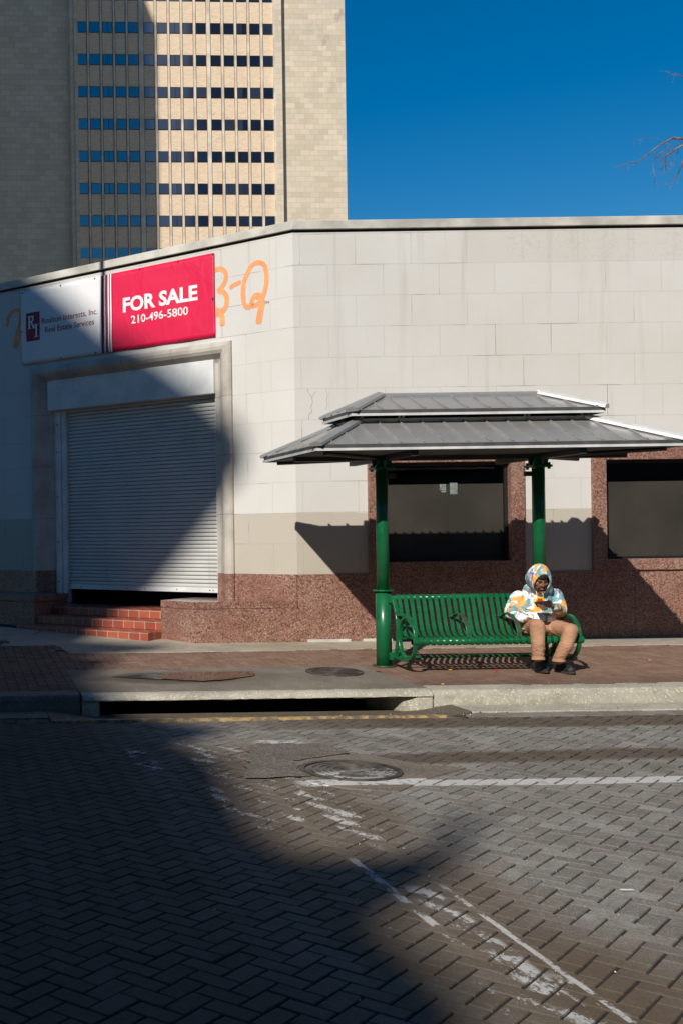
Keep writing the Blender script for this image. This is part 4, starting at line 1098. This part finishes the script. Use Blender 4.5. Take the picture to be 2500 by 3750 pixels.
# folds: a few raised rolls
for a_, b_ in (((1205, 1404), (1245, 1408)), ((1210, 1412), (1262, 1414)), ((1168, 1392), (1184, 1400)), ((1200, 1386), (1222, 1398)), ((1276, 1398), (1290, 1392))):
    hd.cap(A(*a_, 11.555 if a_[0] > 1190 and a_[0] < 1260 else 11.655), .008, A(*b_, 11.545 if a_[0] > 1190 and a_[0] < 1260 else 11.66), .008)
hoodie = remeshed(hd, .009, 10).build('hoodie', tiedye, per, smooth=True)
tx = bpy.data.textures.new('cloth_folds', 'CLOUDS'); tx.noise_scale = .075; tx.noise_depth = 2
def folds(o, s_=.016):
    d = o.modifiers.new('folds', 'DISPLACE'); d.texture = tx; d.strength = s_; d.mid_level = .5; d.texture_coords = 'LOCAL'
folds(hoodie, .026)
# hood: rings from the face opening over the head to the nape
hr = []
for (f_, u_, rx, rz) in ((.060, -.014, .070, .102), (.080, -.012, .078, .114), (.068, -.004, .092, .130), (.025, .006, .106, .148), (-.035, .008, .113, .154), (-.085, -.002, .102, .138), (-.12, -.02, .074, .10), (-.135, -.03, .02, .03)):
    ring = []
    for i in range(32):
        a = 2*math.pi*i/32; cx_, sz_ = math.cos(a), math.sin(a)
        k_ = 1.12 if sz_ > .6 else 1
        ring.append(Hh(rx*cx_*(1-.12*max(0, sz_)), u_ + rz*sz_*(1.0 if sz_ > 0 else .95) , f_ - .028*max(0, -sz_) - .0*sz_))
    hr.append(ring)
mb = MB(); mb.sweep(hr, caps=False); hood = mb.build('hood', tiedye, per, smooth=True)
s_m = hood.modifiers.new('th', 'SOLIDIFY'); s_m.thickness = .008; s_m.offset = -1
sb = hood.modifiers.new('sub', 'SUBSURF'); sb.levels = 1; sb.render_levels = 1
mb = MB()
for p in (((1229, 1352), (1231, 1362), (1233, 1374), (1236, 1384)), ((1243, 1354), (1246, 1366), (1248, 1376))):
    mb.tube([A(*q, 11.60 - .012*i) for i, q in enumerate(p)], .004, 8)
each(mb, 'drawstring', simple('white_cord', (.75,.75,.73), .8), per, smooth=True)
# chest print: flame disc and a line of script, laid on the hoodie
emb_r = simple('print_red', (.60,.03,.015), .6); emb_y = simple('print_yellow', (.80,.58,.03), .6)
def chest(x, y, d=0): return A(x, y, 11.548 - d)
mb = MB(); n_ = 26; pts = []
for i in range(n_):
    a = 2*math.pi*i/n_; rr_ = 11 + (3.8 if (i % 4 == 0 and math.sin(a) > -.3) else 0)
    pts.append((1239+rr_*math.cos(a), 1381.5-rr_*math.sin(a)))
mb.prism(pts, 0, .012, lambda p, a: chest(p[0], p[1], a-.02)); mb.build('chest_print', emb_y, per)
mb = MB(); mb.prism([(1239+(7.5+(2.5 if i % 3 == 0 else 0))*math.cos(2*math.pi*i/18), 1382.5-(7.5+(2.5 if i % 3 == 0 else 0))*math.sin(2*math.pi*i/18)) for i in range(18)], 0, .003, lambda p, a: chest(p[0], p[1], a-.0075))
mb.build('chest_print', emb_r, per)
mb = MB(); V, Fs, w_ = text_mesh("Flamin' Hot", .01)
mb.add([chest(1220+v[0]*31, 1371-v[0]*9-v[1]*7.5-1.5*math.sin(v[0]*3.1), .012) for v in V], Fs); mb.build('chest_lettering', simple('print_orange', (.70,.25,.02), .6), per)
# trousers
tr = MB()
tr.ell(A(1236, 1438, 11.68), (.185, .16, .10)); tr.ell(A(1262, 1438, 11.66), (.15, .14, .095))
kl, kr = A(1233, 1439, 11.32), A(1309, 1448, 11.33)
tr.cap(A(1216, 1441, 11.66), .095, kl, .072); tr.cap(A(1264, 1442, 11.64), .092, kr, .070)
al, ar = A(1235, 1508, 11.33), A(1282, 1513, 11.36)
tr.cap(kl, .074, A(1234, 1475, 11.30), .066); tr.cap(A(1234, 1475, 11.30), .066, al, .055)
tr.cap(kr, .072, A(1300, 1480, 11.31), .066); tr.cap(A(1300, 1480, 11.31), .066, ar, .056)
tr.tube([al, al - Vector((0, 0, .03))], [.058, .066], 16); tr.tube([ar, ar - Vector((0, 0, .03))], [.058, .066], 16)
rr = random.Random(11)
for (c0, c1_, rad) in ((kl, al, .064), (kr, ar, .063)):       # wrinkle rolls round the shins
    for k in range(6):
        u = .15 + .15*k; c_ = c0.lerp(c1_, u); tilt = rr.uniform(-.025, .025); a0 = rr.uniform(180, 250)
        pts = [c_ + Vector((rad*math.cos(R(a)), rad*math.sin(R(a)), tilt*math.cos(R(a)))) for a in range(int(a0), int(a0)+110, 18)]
        tr.tube(pts, [.002]+[.0075]*(len(pts)-2)+[.002], 6)
for (a_, b_) in (((1198, 1444), (1225, 1447)), ((1222, 1430), (1240, 1424)), ((1262, 1447), (1290, 1452)), ((1268, 1432), (1300, 1438)), ((1205, 1452), (1224, 1455))):
    tr.cap(A(*a_, 11.52), .010, A(*b_, 11.44), .010)
trou = remeshed(tr, .008, 3).build('trousers', tan, per, smooth=True); folds(trou, .014)
# shoes
def shoe(heel, toe, name='shoe'):
    gzz = gz((heel[1]+toe[1])/2); h = Vector((heel[0], heel[1], gzz)); t_ = Vector((toe[0], toe[1], gzz)); d = (t_-h); ln = d.length; d.normalize(); s_ = Vector((-d.y, d.x, 0))
    def Q(a, b, z): return h + d*(a*ln) + s_*b + Vector((0, 0, z))
    m_ = MB()
    m_.ell(Q(.16, 0, .055), (.045, .045, .055)); m_.cap(Q(.14, 0, .09), .043, Q(.22, 0, .135), .046)
    m_.cap(Q(.2, 0, .055), .044, Q(.55, 0, .05), .049); m_.cap(Q(.55, 0, .048), .050, Q(.84, 0, .040), .042); m_.cap(Q(.3, 0, .095), .036, Q(.62, 0, .06), .034)
    o_ = remeshed(m_, .006, 3)
    o_.v = [(x, y, max(z, gzz+.016)) for x, y, z in o_.v]
    so_ = o_.build(name, shoe_m, per, smooth=True)
    m_ = MB(); n_ = 28; pl = []
    for i in range(n_):
        a = 2*math.pi*i/n_; aa = .5 + .53*math.cos(a); wd = (.046 + .012*aa)*math.sin(a)*(1 if abs(math.cos(a)) < .9 else .85); pl.append((aa, wd))
    m_.prism(pl, 0, .026, lambda p, z: Q(p[0], p[1], z + (.012*max(0, p[0]-.8)*5 if z == 0 else 0))); m_.build('sole', sole_m, so_, bevel=.005)
    m_ = MB()
    for k in range(5):
        a = .34 + .075*k; m_.tube([Q(a, -.028, .125-.17*(a-.3)), Q(a+.01, 0, .139-.17*(a-.3)), Q(a, .028, .125-.17*(a-.3))], .003, 6)
    each(m_, 'lace', simple('grey_lace', (.06,.06,.062), .7), so_)
    return so_
wlk = lambda x, y: onwalk(x, y)
shoe(wlk(1224, 1537), wlk(1256, 1550)); shoe(wlk(1274, 1540), wlk(1317, 1552))
# phone: a thing of its own
ph = thing('mobile_phone', 'black mobile phone held in the hand of the seated person', 'phone', tuple(PH))
pd = Vector((.30, .35, .0)); 
m_ = MB(); ax = Vector((.93, -.1, .10)).normalized(); ay = Vector((.05, .80, .55)).normalized(); az = ax.cross(ay).normalized(); ay = az.cross(ax)
def ph_box(a, b, c0, c1, m__):
    m_ = MB(); P = [PH + ax*(sx*a) + ay*(sy*b) + az*c for c in (c0, c1) for sx, sy in ((-1,-1),(1,-1),(1,1),(-1,1))]
    m_.add(P, [(0,3,2,1),(4,5,6,7),(0,1,5,4),(1,2,6,5),(2,3,7,6),(3,0,4,7)]); return m_
ph_box(.070, .038, -.005, .005, None).build('case', blackfab, ph, bevel=.003)
ph_box(.064, .034, .0052, .0060, None).build('screen', simple('phone_glass', (.02,.02,.024), .08), ph)

# ------------------------------------------------------------------ litter
db = MB(); rr = random.Random(9)
for k in range(420):
    if k < 260: x = rr.uniform(.9, 7.5); y = 10.0 + abs(rr.gauss(0, .22)) + (0 if x < 4.6 else .2); y = min(y, 10.58)
    elif k < 330: x = rr.uniform(1.3, 7.5); y = rr.choice((10.9, 13.28, 13.9)) + rr.uniform(0, .05)
    else: x = rr.gauss(2.1, .5); y = rr.uniform(4, 9.5)
    z = (gap_z(x, y) if .9 < x < 4.6 else .012) if 10 <= y < 10.6 else (.004 if y < 10 else gz(y)+.003); s_ = rr.uniform(.002, .008)*(1 if rr.random() < .9 or k >= 330 else 1.8)*(.6 if k >= 330 else 1)
    pts = [(x+s_*rr.uniform(.6, 1.2)*math.cos(a), y+s_*rr.uniform(.6, 1.2)*math.sin(a)) for a in (0, 1.3, 2.5, 3.8, 5.0)]
    db.add([(p, q, z-.002) for p, q in pts] + [(x, y, z+s_*.9)], [(i, (i+1) % 5, 5) for i in range(5)])
tag(db.build('grit', simple('pale_grit', (.42,.38,.30), .9, var=.6, scale=15)), kind='stuff')
def scrap(name, label, x, y, c, size, grp=None, rotz=.3, road=False):
    X, Y = (onroad if road else onwalk)(x, y); z = .008 if road else gz(Y)+.004
    m_ = MB(); a, b, h = size; cr, sr = math.cos(rotz), math.sin(rotz)
    P = [(X+u*cr-v*sr, Y+u*sr+v*cr, z+w) for w in (0, h) for u, v in ((-a,-b),(a,-b*.8),(a*.9,b),(-a*.85,b*.9))]
    m_.add(P, [(0,3,2,1),(4,5,6,7),(0,1,5,4),(1,2,6,5),(2,3,7,6),(3,0,4,7)])
    o = m_.build(name, simple(name+'_colour', c, .5, var=.05), loc=(X, Y, z), bevel=.002); return tag(o, label, 'litter', grp)
scrap('bottle_cap', 'small bright red plastic cap on the bricks in front of the bench', 1138, 1542, (.75,.01,.01), (.014,.012,.012))
scrap('cigarette_end', 'orange cigarette end on the bricks below the bench middle', 1033, 1540, (.80,.40,.06), (.017,.005,.008), rotz=0)
scrap('cigarette_end', 'orange cigarette end lying close to the kerb joint', 1017, 1580, (.75,.36,.05), (.015,.005,.008), rotz=.1)
scrap('cigarette_end', 'pale cigarette end lying just behind the kerb joint', 1016, 1573, (.75,.55,.35), (.014,.005,.008), rotz=.2)
scrap('cigarette_end', 'orange cigarette end right of the seated person', 1491, 1518, (.75,.33,.06), (.015,.006,.008), rotz=.0)
scrap('paper_scrap', 'white paper scrap flat on the road at the right edge', 1438, 2048, (.72,.72,.70), (.030,.010,.002), rotz=-.1, road=True)

# ------------------------------------------------------------------ tall office building
tw = thing('office_tower', 'tall tan brick and stone office tower behind the low building', 'building', (6.0, 130, 0))
TA = R(3.3); TC, TS = math.cos(TA), math.sin(TA)
def TW(u, n, z): return (6.0 + u*TC + n*TS, 130 + u*TS - n*TC, z)      # n: out towards the street
def tu(x):
    k = ray(x, 300)[0]; return (k*130 - 6.0)/(TC - k*TS)
def tz(y, x=420):
    k, b = ray(x, y); u = (k*130-6)/(TC-k*TS); return EYE - b*(130+u*TS)
def make_tstone():
    M = MAT('tower_limestone', .85); fac, bc = M.brick(M.UV, 1.09, .60, .018)
    t = M.mix(bc, (.50,.425,.315), (.64,.55,.42)); v = M.vor(.9, M.scaled(.9, .9, 1.6), out='Color')
    s_ = M.nt.nodes.new('ShaderNodeSeparateColor'); M.nt.links.new(v, s_.inputs[0]); t = M.mix(N(M.nt, s_.outputs[0])*.4, t, (.50,.45,.37))
    t = M.mix(M.noise(.5, M.scaled(1, 1, .4), detail=5).ss(.55, .75)*.35, t, (.33,.27,.20)); t = M.mix(fac*.5, t, (.29,.24,.17))
    X, Y, Z = M.xyz(); t = M.mix(M.noise(.6, M.scaled(1, 1, .5), detail=3).ss(.5, .62)*Z.ss(53, 60)*X.ss(41, 44)*.45, t, (.22,.19,.16))
    return M.color(t)
def make_tbrick():
    M = MAT('tower_tan_brick', .85); fac, bc = M.brick(M.UV, .42, .14, .012)
    t = M.mix(bc, (.63,.49,.345), (.73,.58,.41)); t = M.mix(M.noise(1.6, M.scaled(1, 1, 3), detail=4).ss(.58, .7)*.4, t, (.44,.30,.18))
    t = M.mix(fac*.4, t, (.36,.27,.18)); return M.color(t)
tstone, tbrick = make_tstone(), make_tbrick()
tmull = simple('tower_mullion_stone', (.60,.54,.44), .8, var=.12, scale=.6)
tbronze = simple('red_brown_reveal', (.30,.13,.07), .7, var=.2)
def make_twin():
    M = MAT('tower_window_glass', .06, .0, spec=.9); M.set('IOR', 2.3); oi = M.nt.nodes.new('ShaderNodeObjectInfo'); r_ = N(M.nt, oi.outputs['Random'])
    return M.color(M.mix(r_.ss(.55, 1.0), (.006,.010,.022), (.03,.045,.07)))
twin = make_twin()
ZT = 78
mb = MB(); uR = tu(795); uB0, uB1 = tu(163), tu(643)
mb.box(-0.6, uR, -16, 0, 0, ZT, TW); mb.build('stone_wall', tstone, tw)
mb = MB(); mb.box(uB0, uB1, 0.001, .62, 0, ZT, TW); mb.build('brick_bay', tbrick, tw)
# stepped stone jambs of the bay
mb = MB(); mb.box(uB0-.05, uB0+.35, 0, .80, 0, ZT+.5, TW); mb.box(uB0+.36, uB0+.75, 0, .95, 0, ZT+.5, TW); mb.box(uB1-.75, uB1+.02, 0, .95, 0, ZT+.5, TW)
each(mb, 'bay_jamb', tstone, tw)
zs = [(lambda x: .52*x)(z_) for z_ in (362, 418.5, 476, 533, 589, 658, 716, 772, 829, 887, 951, 1009, 1066, 1123, 1181)]
cen = [tu(x) for x in zs]; hw = .56
mb = MB(); rb = MB()
for i in range(16):
    a = cen[i-1]+hw+.02 if i else uB0+.751; b = cen[i]-hw-.02 if i < 15 else uB1-.751
    if i in (0, 15):
        if b > a: mb.box(a, b, .6, .93, 0, ZT, TW)
        continue
    m_ = (a+b)/2; w_ = max(.10, (b-a)/2-.06); mb.box(m_-w_, m_+w_, .6, .74, 0, ZT, TW)
    rb.box(m_-w_-.06, m_-w_-.001, .6, .64, 0, ZT, TW); rb.box(m_+w_+.001, m_+w_+.07, .6, .64, 0, ZT, TW)
each(mb, 'mullion', tmull, tw); each(rb, 'reveal_strip', tbronze, tw)
fl = (tz(50.5) - tz(495.5))/6.0*.9905; ztop0 = tz(50.5) - .42; hgt = 1.15
proto = None; cnt = 0; extra = MB()
order = []
for r_ in range(-4, 13):
    for c_ in range(15): order.append((r_, c_))
vis = [(r_, c_) for r_, c_ in order if -1 <= r_ <= 7 and not (r_ == 7 and c_ > 4)]
vis.sort(key=lambda p: (p[0] < 0 or p[0] > 6, p[0], p[1]))
keepers = set(vis[:100])
fr = None
for r_, c_ in order:
    zt_ = ztop0 - r_*fl; u_ = cen[c_]
    if zt_ > ZT-1 or zt_ < 4: continue
    if (r_, c_) in keepers:
        if proto is None or c_ in (2, 7, 12):
            m_ = MB(); m_.box(u_-hw, u_+hw, .6, .665, zt_-hgt-.04, zt_+.04, TW); w_ = m_.build('window', dark_glassframe if False else black_frame, tw)
            m_ = MB()
            if c_ in (2, 7, 12): m_.box(u_-hw+.05, u_-.03, .66, .68, zt_-hgt+.02, zt_-.02, TW); m_.box(u_+.03, u_+hw-.05, .66, .68, zt_-hgt+.02, zt_-.02, TW)
            else: m_.box(u_-hw+.03, u_+hw-.03, .66, .68, zt_-hgt+.02, zt_-.02, TW)
            each(m_, 'pane', twin, w_)
            if c_ not in (2, 7, 12): proto = (w_, u_, zt_)
        else:
            w_ = proto[0].copy(); col.objects.link(w_); w_.parent = tw
            a = Vector(TW(u_, 0, zt_)) - Vector(TW(proto[1], 0, proto[2])); w_.location = a
            for chd in [q for q in bpy.data.objects if q.parent == proto[0]]:
                c2 = chd.copy(); col.objects.link(c2); c2.parent = w_
    else:
        extra.box(u_-hw, u_+hw, .6, .67, zt_-hgt, zt_, TW)
tag(extra.build('window_rest', twin, tw), kind='stuff')
mb = MB()                                        # horizontal ledger lines of the stone mullions
mb.box(-.7, uR+.1, -.2, .3, ZT, ZT+.8, TW); mb.build('parapet', tstone, tw)

# ------------------------------------------------------------------ buildings and post that stand outside the picture for its shadows, sky blocking and reflections
far_m = simple('far_masonry', (.26,.22,.18), .9, var=.15, scale=.5)
def make_farglass():
    M = MAT('far_facade', .7); fac, bc = M.brick(M.UV, 3.2, 3.6, .9, offset=0.0, smooth=0.0)
    return M.color(M.mix(fac, (.03,.04,.055), (.26,.23,.19)))
far_f = make_farglass()
nb = thing('neighbour_tower', 'tall masonry tower to the left outside the photo', 'building', (-30, 78, 0))
# vertical right edge in sun space at the tower: X=24 at Y=130
ed = lambda Xt, Zt, Y_: (Xt - .67*(130.8-Y_), Zt + .785*(130.8-Y_))
x1, z1 = ed(24.7, 58.3, 78); x2, z2 = ed(23.1, 62.3, 78)
x3, z3 = ed(20.7, 65.5, 78)
mb = MB(); mb.prism([(-46, 0), (x1, 0), (x1, z1), (x2, z2), (x3, z3), (-46, z3)], 78, 90, lambda p, a: (p[0] - (a-78)*.67, a, p[1]))
mb.build('block', far_f, nb)
# stepped building behind the camera: silhouette (a, b) along the sun, left side raised to cut sky light
YO = -19.0
def occ(a, b, Y_): return (a + .67*Y_, Y_, b - .785*Y_)
ob = thing('stepped_building', 'tall stepped masonry building across the street behind the camera', 'building', (-40, YO, 0))
sil = [(-.85, 3.0), (-1.10, 3.3), (-1.42, 3.65), (-1.42, 4.0), (-1.32, 4.25), (-1.38, 5.1), (-1.50, 5.1), (-1.56, 4.42), (-2.1, 4.42), (-2.5, 4.75), (-3.6, 6.3), (-4.35, 6.95), (-4.05, 7.25), (-5.2, 7.85), (-6.3, 8.95), (-6.7, 10.0), (-7.5, 10.25), (-6.5, 10.7), (-7.9, 11.2), (-8.15, 11.95), (-7.95, 12.75), (-6.4, 13.4), (-5.92, 13.5), (-5.92, 13.75), (-6.42, 14.4), (-6.85, 14.95), (-7.8, 15.95), (-8.45, 16.5), (-9.65, 17.9), (-11.5, 19.9), (-13.5, 22.5), (-13.5, 62)]
sil = [(a, b + min(.033*b, .42)) for a, b in sil]
mb = MB(); pl = [(-75, -80)] + [(-.75, -80), (-.75, 2.6)] + sil + [(-75, 62)]
def og(p, a): q = occ(p[0], max(p[1], -14), YO); return (q[0]-.67*a, q[1]-a, q[2])
mb.prism(pl, 0, .3, og); mb.build('stepped_gable', far_m, ob)
mb = MB(); back_p = [(-75, -80), (-2.2, -80), (-2.2, 1.5), (-4.8, 4.5), (-8.6, 8.3), (-10.5, 13), (-13.2, 19), (-14.5, 21), (-14.5, 61), (-75, 61)]
mb.prism(back_p, .31, 18, og); mb.build('block', far_f, ob)
op = thing('added_street_block', 'unseen row of low blocks behind the camera, added to cut sky light', 'building', (20, -14, 0))  # unseen row added to block low sky light
mb = MB(); mb.box(-9.5, 70, -26, -14, -.02, 12.9); mb.build('block', far_f, op)
mb = MB(); mb.box(-9.6, 70, -26, -13.9, 12.9, 13.2); mb.build('cornice', far_m, op)
dt = thing('reflected_dark_tower', 'unseen tall dark block far behind the camera, added for window reflections', 'building', (112, -75, 0))  # added to darken the reflections in the office tower's right windows
mb = MB(); mb.box(93, 175, -100, -60, 0, 190); mb.build('block', simple('reflected_dark_wall', (.10,.15,.27), .3), dt)
# slim lamp post just outside the left edge; its shadow is the thin line on the parapet
lp = thing('lamp_post', 'slim grey lamp post on the sidewalk outside the left edge', 'lamp post', (-.63, 11.7, gz(11.7)))
mb = MB(); mb.tube([(-.63, 11.7, .2), (-.63, 11.7, 9.1)], [.055, .036], 14); mb.build('pole', dark_steel, lp, smooth=True)
mb = MB(); mb.tube([(-.63, 11.7, 9.0), (-.9, 11.65, 9.7), (-1.5, 11.5, 10.1), (-3.5, 11.2, 10.3)], .03, 10); mb.build('arm', dark_steel, lp, smooth=True)
mb = MB(); mb.ell((-3.75, 11.15, 10.27), (.32, .14, .07)); mb.build('lamp_head', dark_steel, lp, smooth=True)

# ------------------------------------------------------------------ bare tree reaching in at the right
bark = simple('pale_grey_bark', (.17,.125,.11), .85, var=.3, scale=6)
tree = thing('bare_tree', 'leafless tree with drooping twigs reaching in from the right edge', 'tree', (16.6, 21, 0))
mb = MB(); mb.tube([(16.6, 21, 0), (16.5, 21, 3), (16.35, 21, 6), (16.2, 21, 9), (16.0, 21, 11.5)], [.22, .19, .15, .11, .06], 12); mb.build('trunk', bark, tree, smooth=True)
SR = lambda x, y: (2200+x*.2126, 250+y*.2126)
def TB(x, y, Y_=21.0): sx, sy = SR(x, y); return at(sx*.6272, sy*.6272, Y_)
mb = MB(); rr = random.Random(21)
def limb(pts, r0, r1, dY=0):
    P = [TB(x, y, 21+dY+.08*math.sin(i*1.3)) if isinstance(x, (int, float)) else x for i, (x, y) in enumerate(pts)]
    n_ = len(P); mb.tube(P, [.62*(r0+(r1-r0)*i/(n_-1)) for i in range(n_)], 6); return P
main = [
 ([(3300, 800), (2500, 950), (1800, 1150), (1411, 1215), (1330, 1210), (1240, 1198), (1150, 1245), (1050, 1300), (930, 1380), (820, 1470), (720, 1545), (600, 1612), (480, 1638), (340, 1672), (210, 1710)], .05, .0035),
 ([(3400, 1300), (2600, 1200), (1800, 1260), (1411, 1330), (1360, 1348), (1260, 1405), (1190, 1460), (1130, 1490), (1100, 1540), (1098, 1600), (1108, 1700), (1105, 1755)], .05, .004),
 ([(1300, 1385), (1210, 1415), (1130, 1400), (1060, 1430), (990, 1475), (935, 1530), (905, 1590), (885, 1680), (905, 1780), (925, 1860), (912, 1975)], .011, .005),
 ([(1100, 1272), (1000, 1225), (880, 1195), (760, 1200), (660, 1215), (550, 1260)], .006, .003),
 ([(2600, 1000), (1900, 1300), (1500, 1480), (1411, 1575), (1370, 1700), (1330, 1790), (1270, 1890), (1220, 1970), (1190, 2060)], .035, .004),
 ([(1205, 2000), (1120, 1995), (1030, 1978), (920, 1965)], .006, .004),
 ([(1411, 1225), (1370, 1280), (1300, 1340), (1230, 1330), (1150, 1300), (1060, 1275)], .008, .003),
 ([(1330, 1400), (1310, 1460), (1285, 1550), (1240, 1600), (1170, 1640), (1110, 1700)], .009, .004),
 ([(1130, 1450), (1070, 1500), (1045, 1560), (1040, 1640), (1010, 1720), (965, 1785)], .007, .003),
 ([(1080, 1600), (1050, 1680), (1030, 1740)], .006, .003),
 ([(820, 1465), (880, 1472), (960, 1460), (1030, 1475), (1090, 1470)], .005, .003),
 ([(600, 1612), (530, 1610), (450, 1598)], .005, .002),
 ([(2400, -200), (1700, 20), (1411, 170), (1340, 130), (1270, 100), (1180, 98)], .02, .003),
 ([(1411, 150), (1300, 90), (1220, 60), (1115, 52)], .006, .003),
 ([(1280, 1240), (1225, 1200), (1190, 1130)], .005, .003),
]
ends = []
for pts, r0, r1 in main: P = limb(pts, r0, r1); ends += P[3:]
for k in range(90):                                  # short side twigs
    p = rr.choice(ends); 
    if p.x > 13.9: continue
    q = p + Vector((rr.uniform(-.10, .10), rr.uniform(-.1, .1), rr.uniform(-.14, .03))); s_ = q + Vector((rr.uniform(-.05, .05), 0, rr.uniform(-.1, .0)))
    mb.tube([p, q, s_], [.0024, .0018, .001], 4)
# limbs back to the trunk, outside the picture
for z0, q in ((8.2, TB(3300, 800)), (7.6, TB(3400, 1300)), (7.0, TB(2600, 1000)), (9.8, TB(2400, -200))):
    mb.tube([(16.3, 21, z0), (16.3*.5+q.x*.5, 21, z0*.45+q.z*.55+.1), q], [.08, .06, .05], 8)
mb.build('branches', bark, tree, smooth=True)
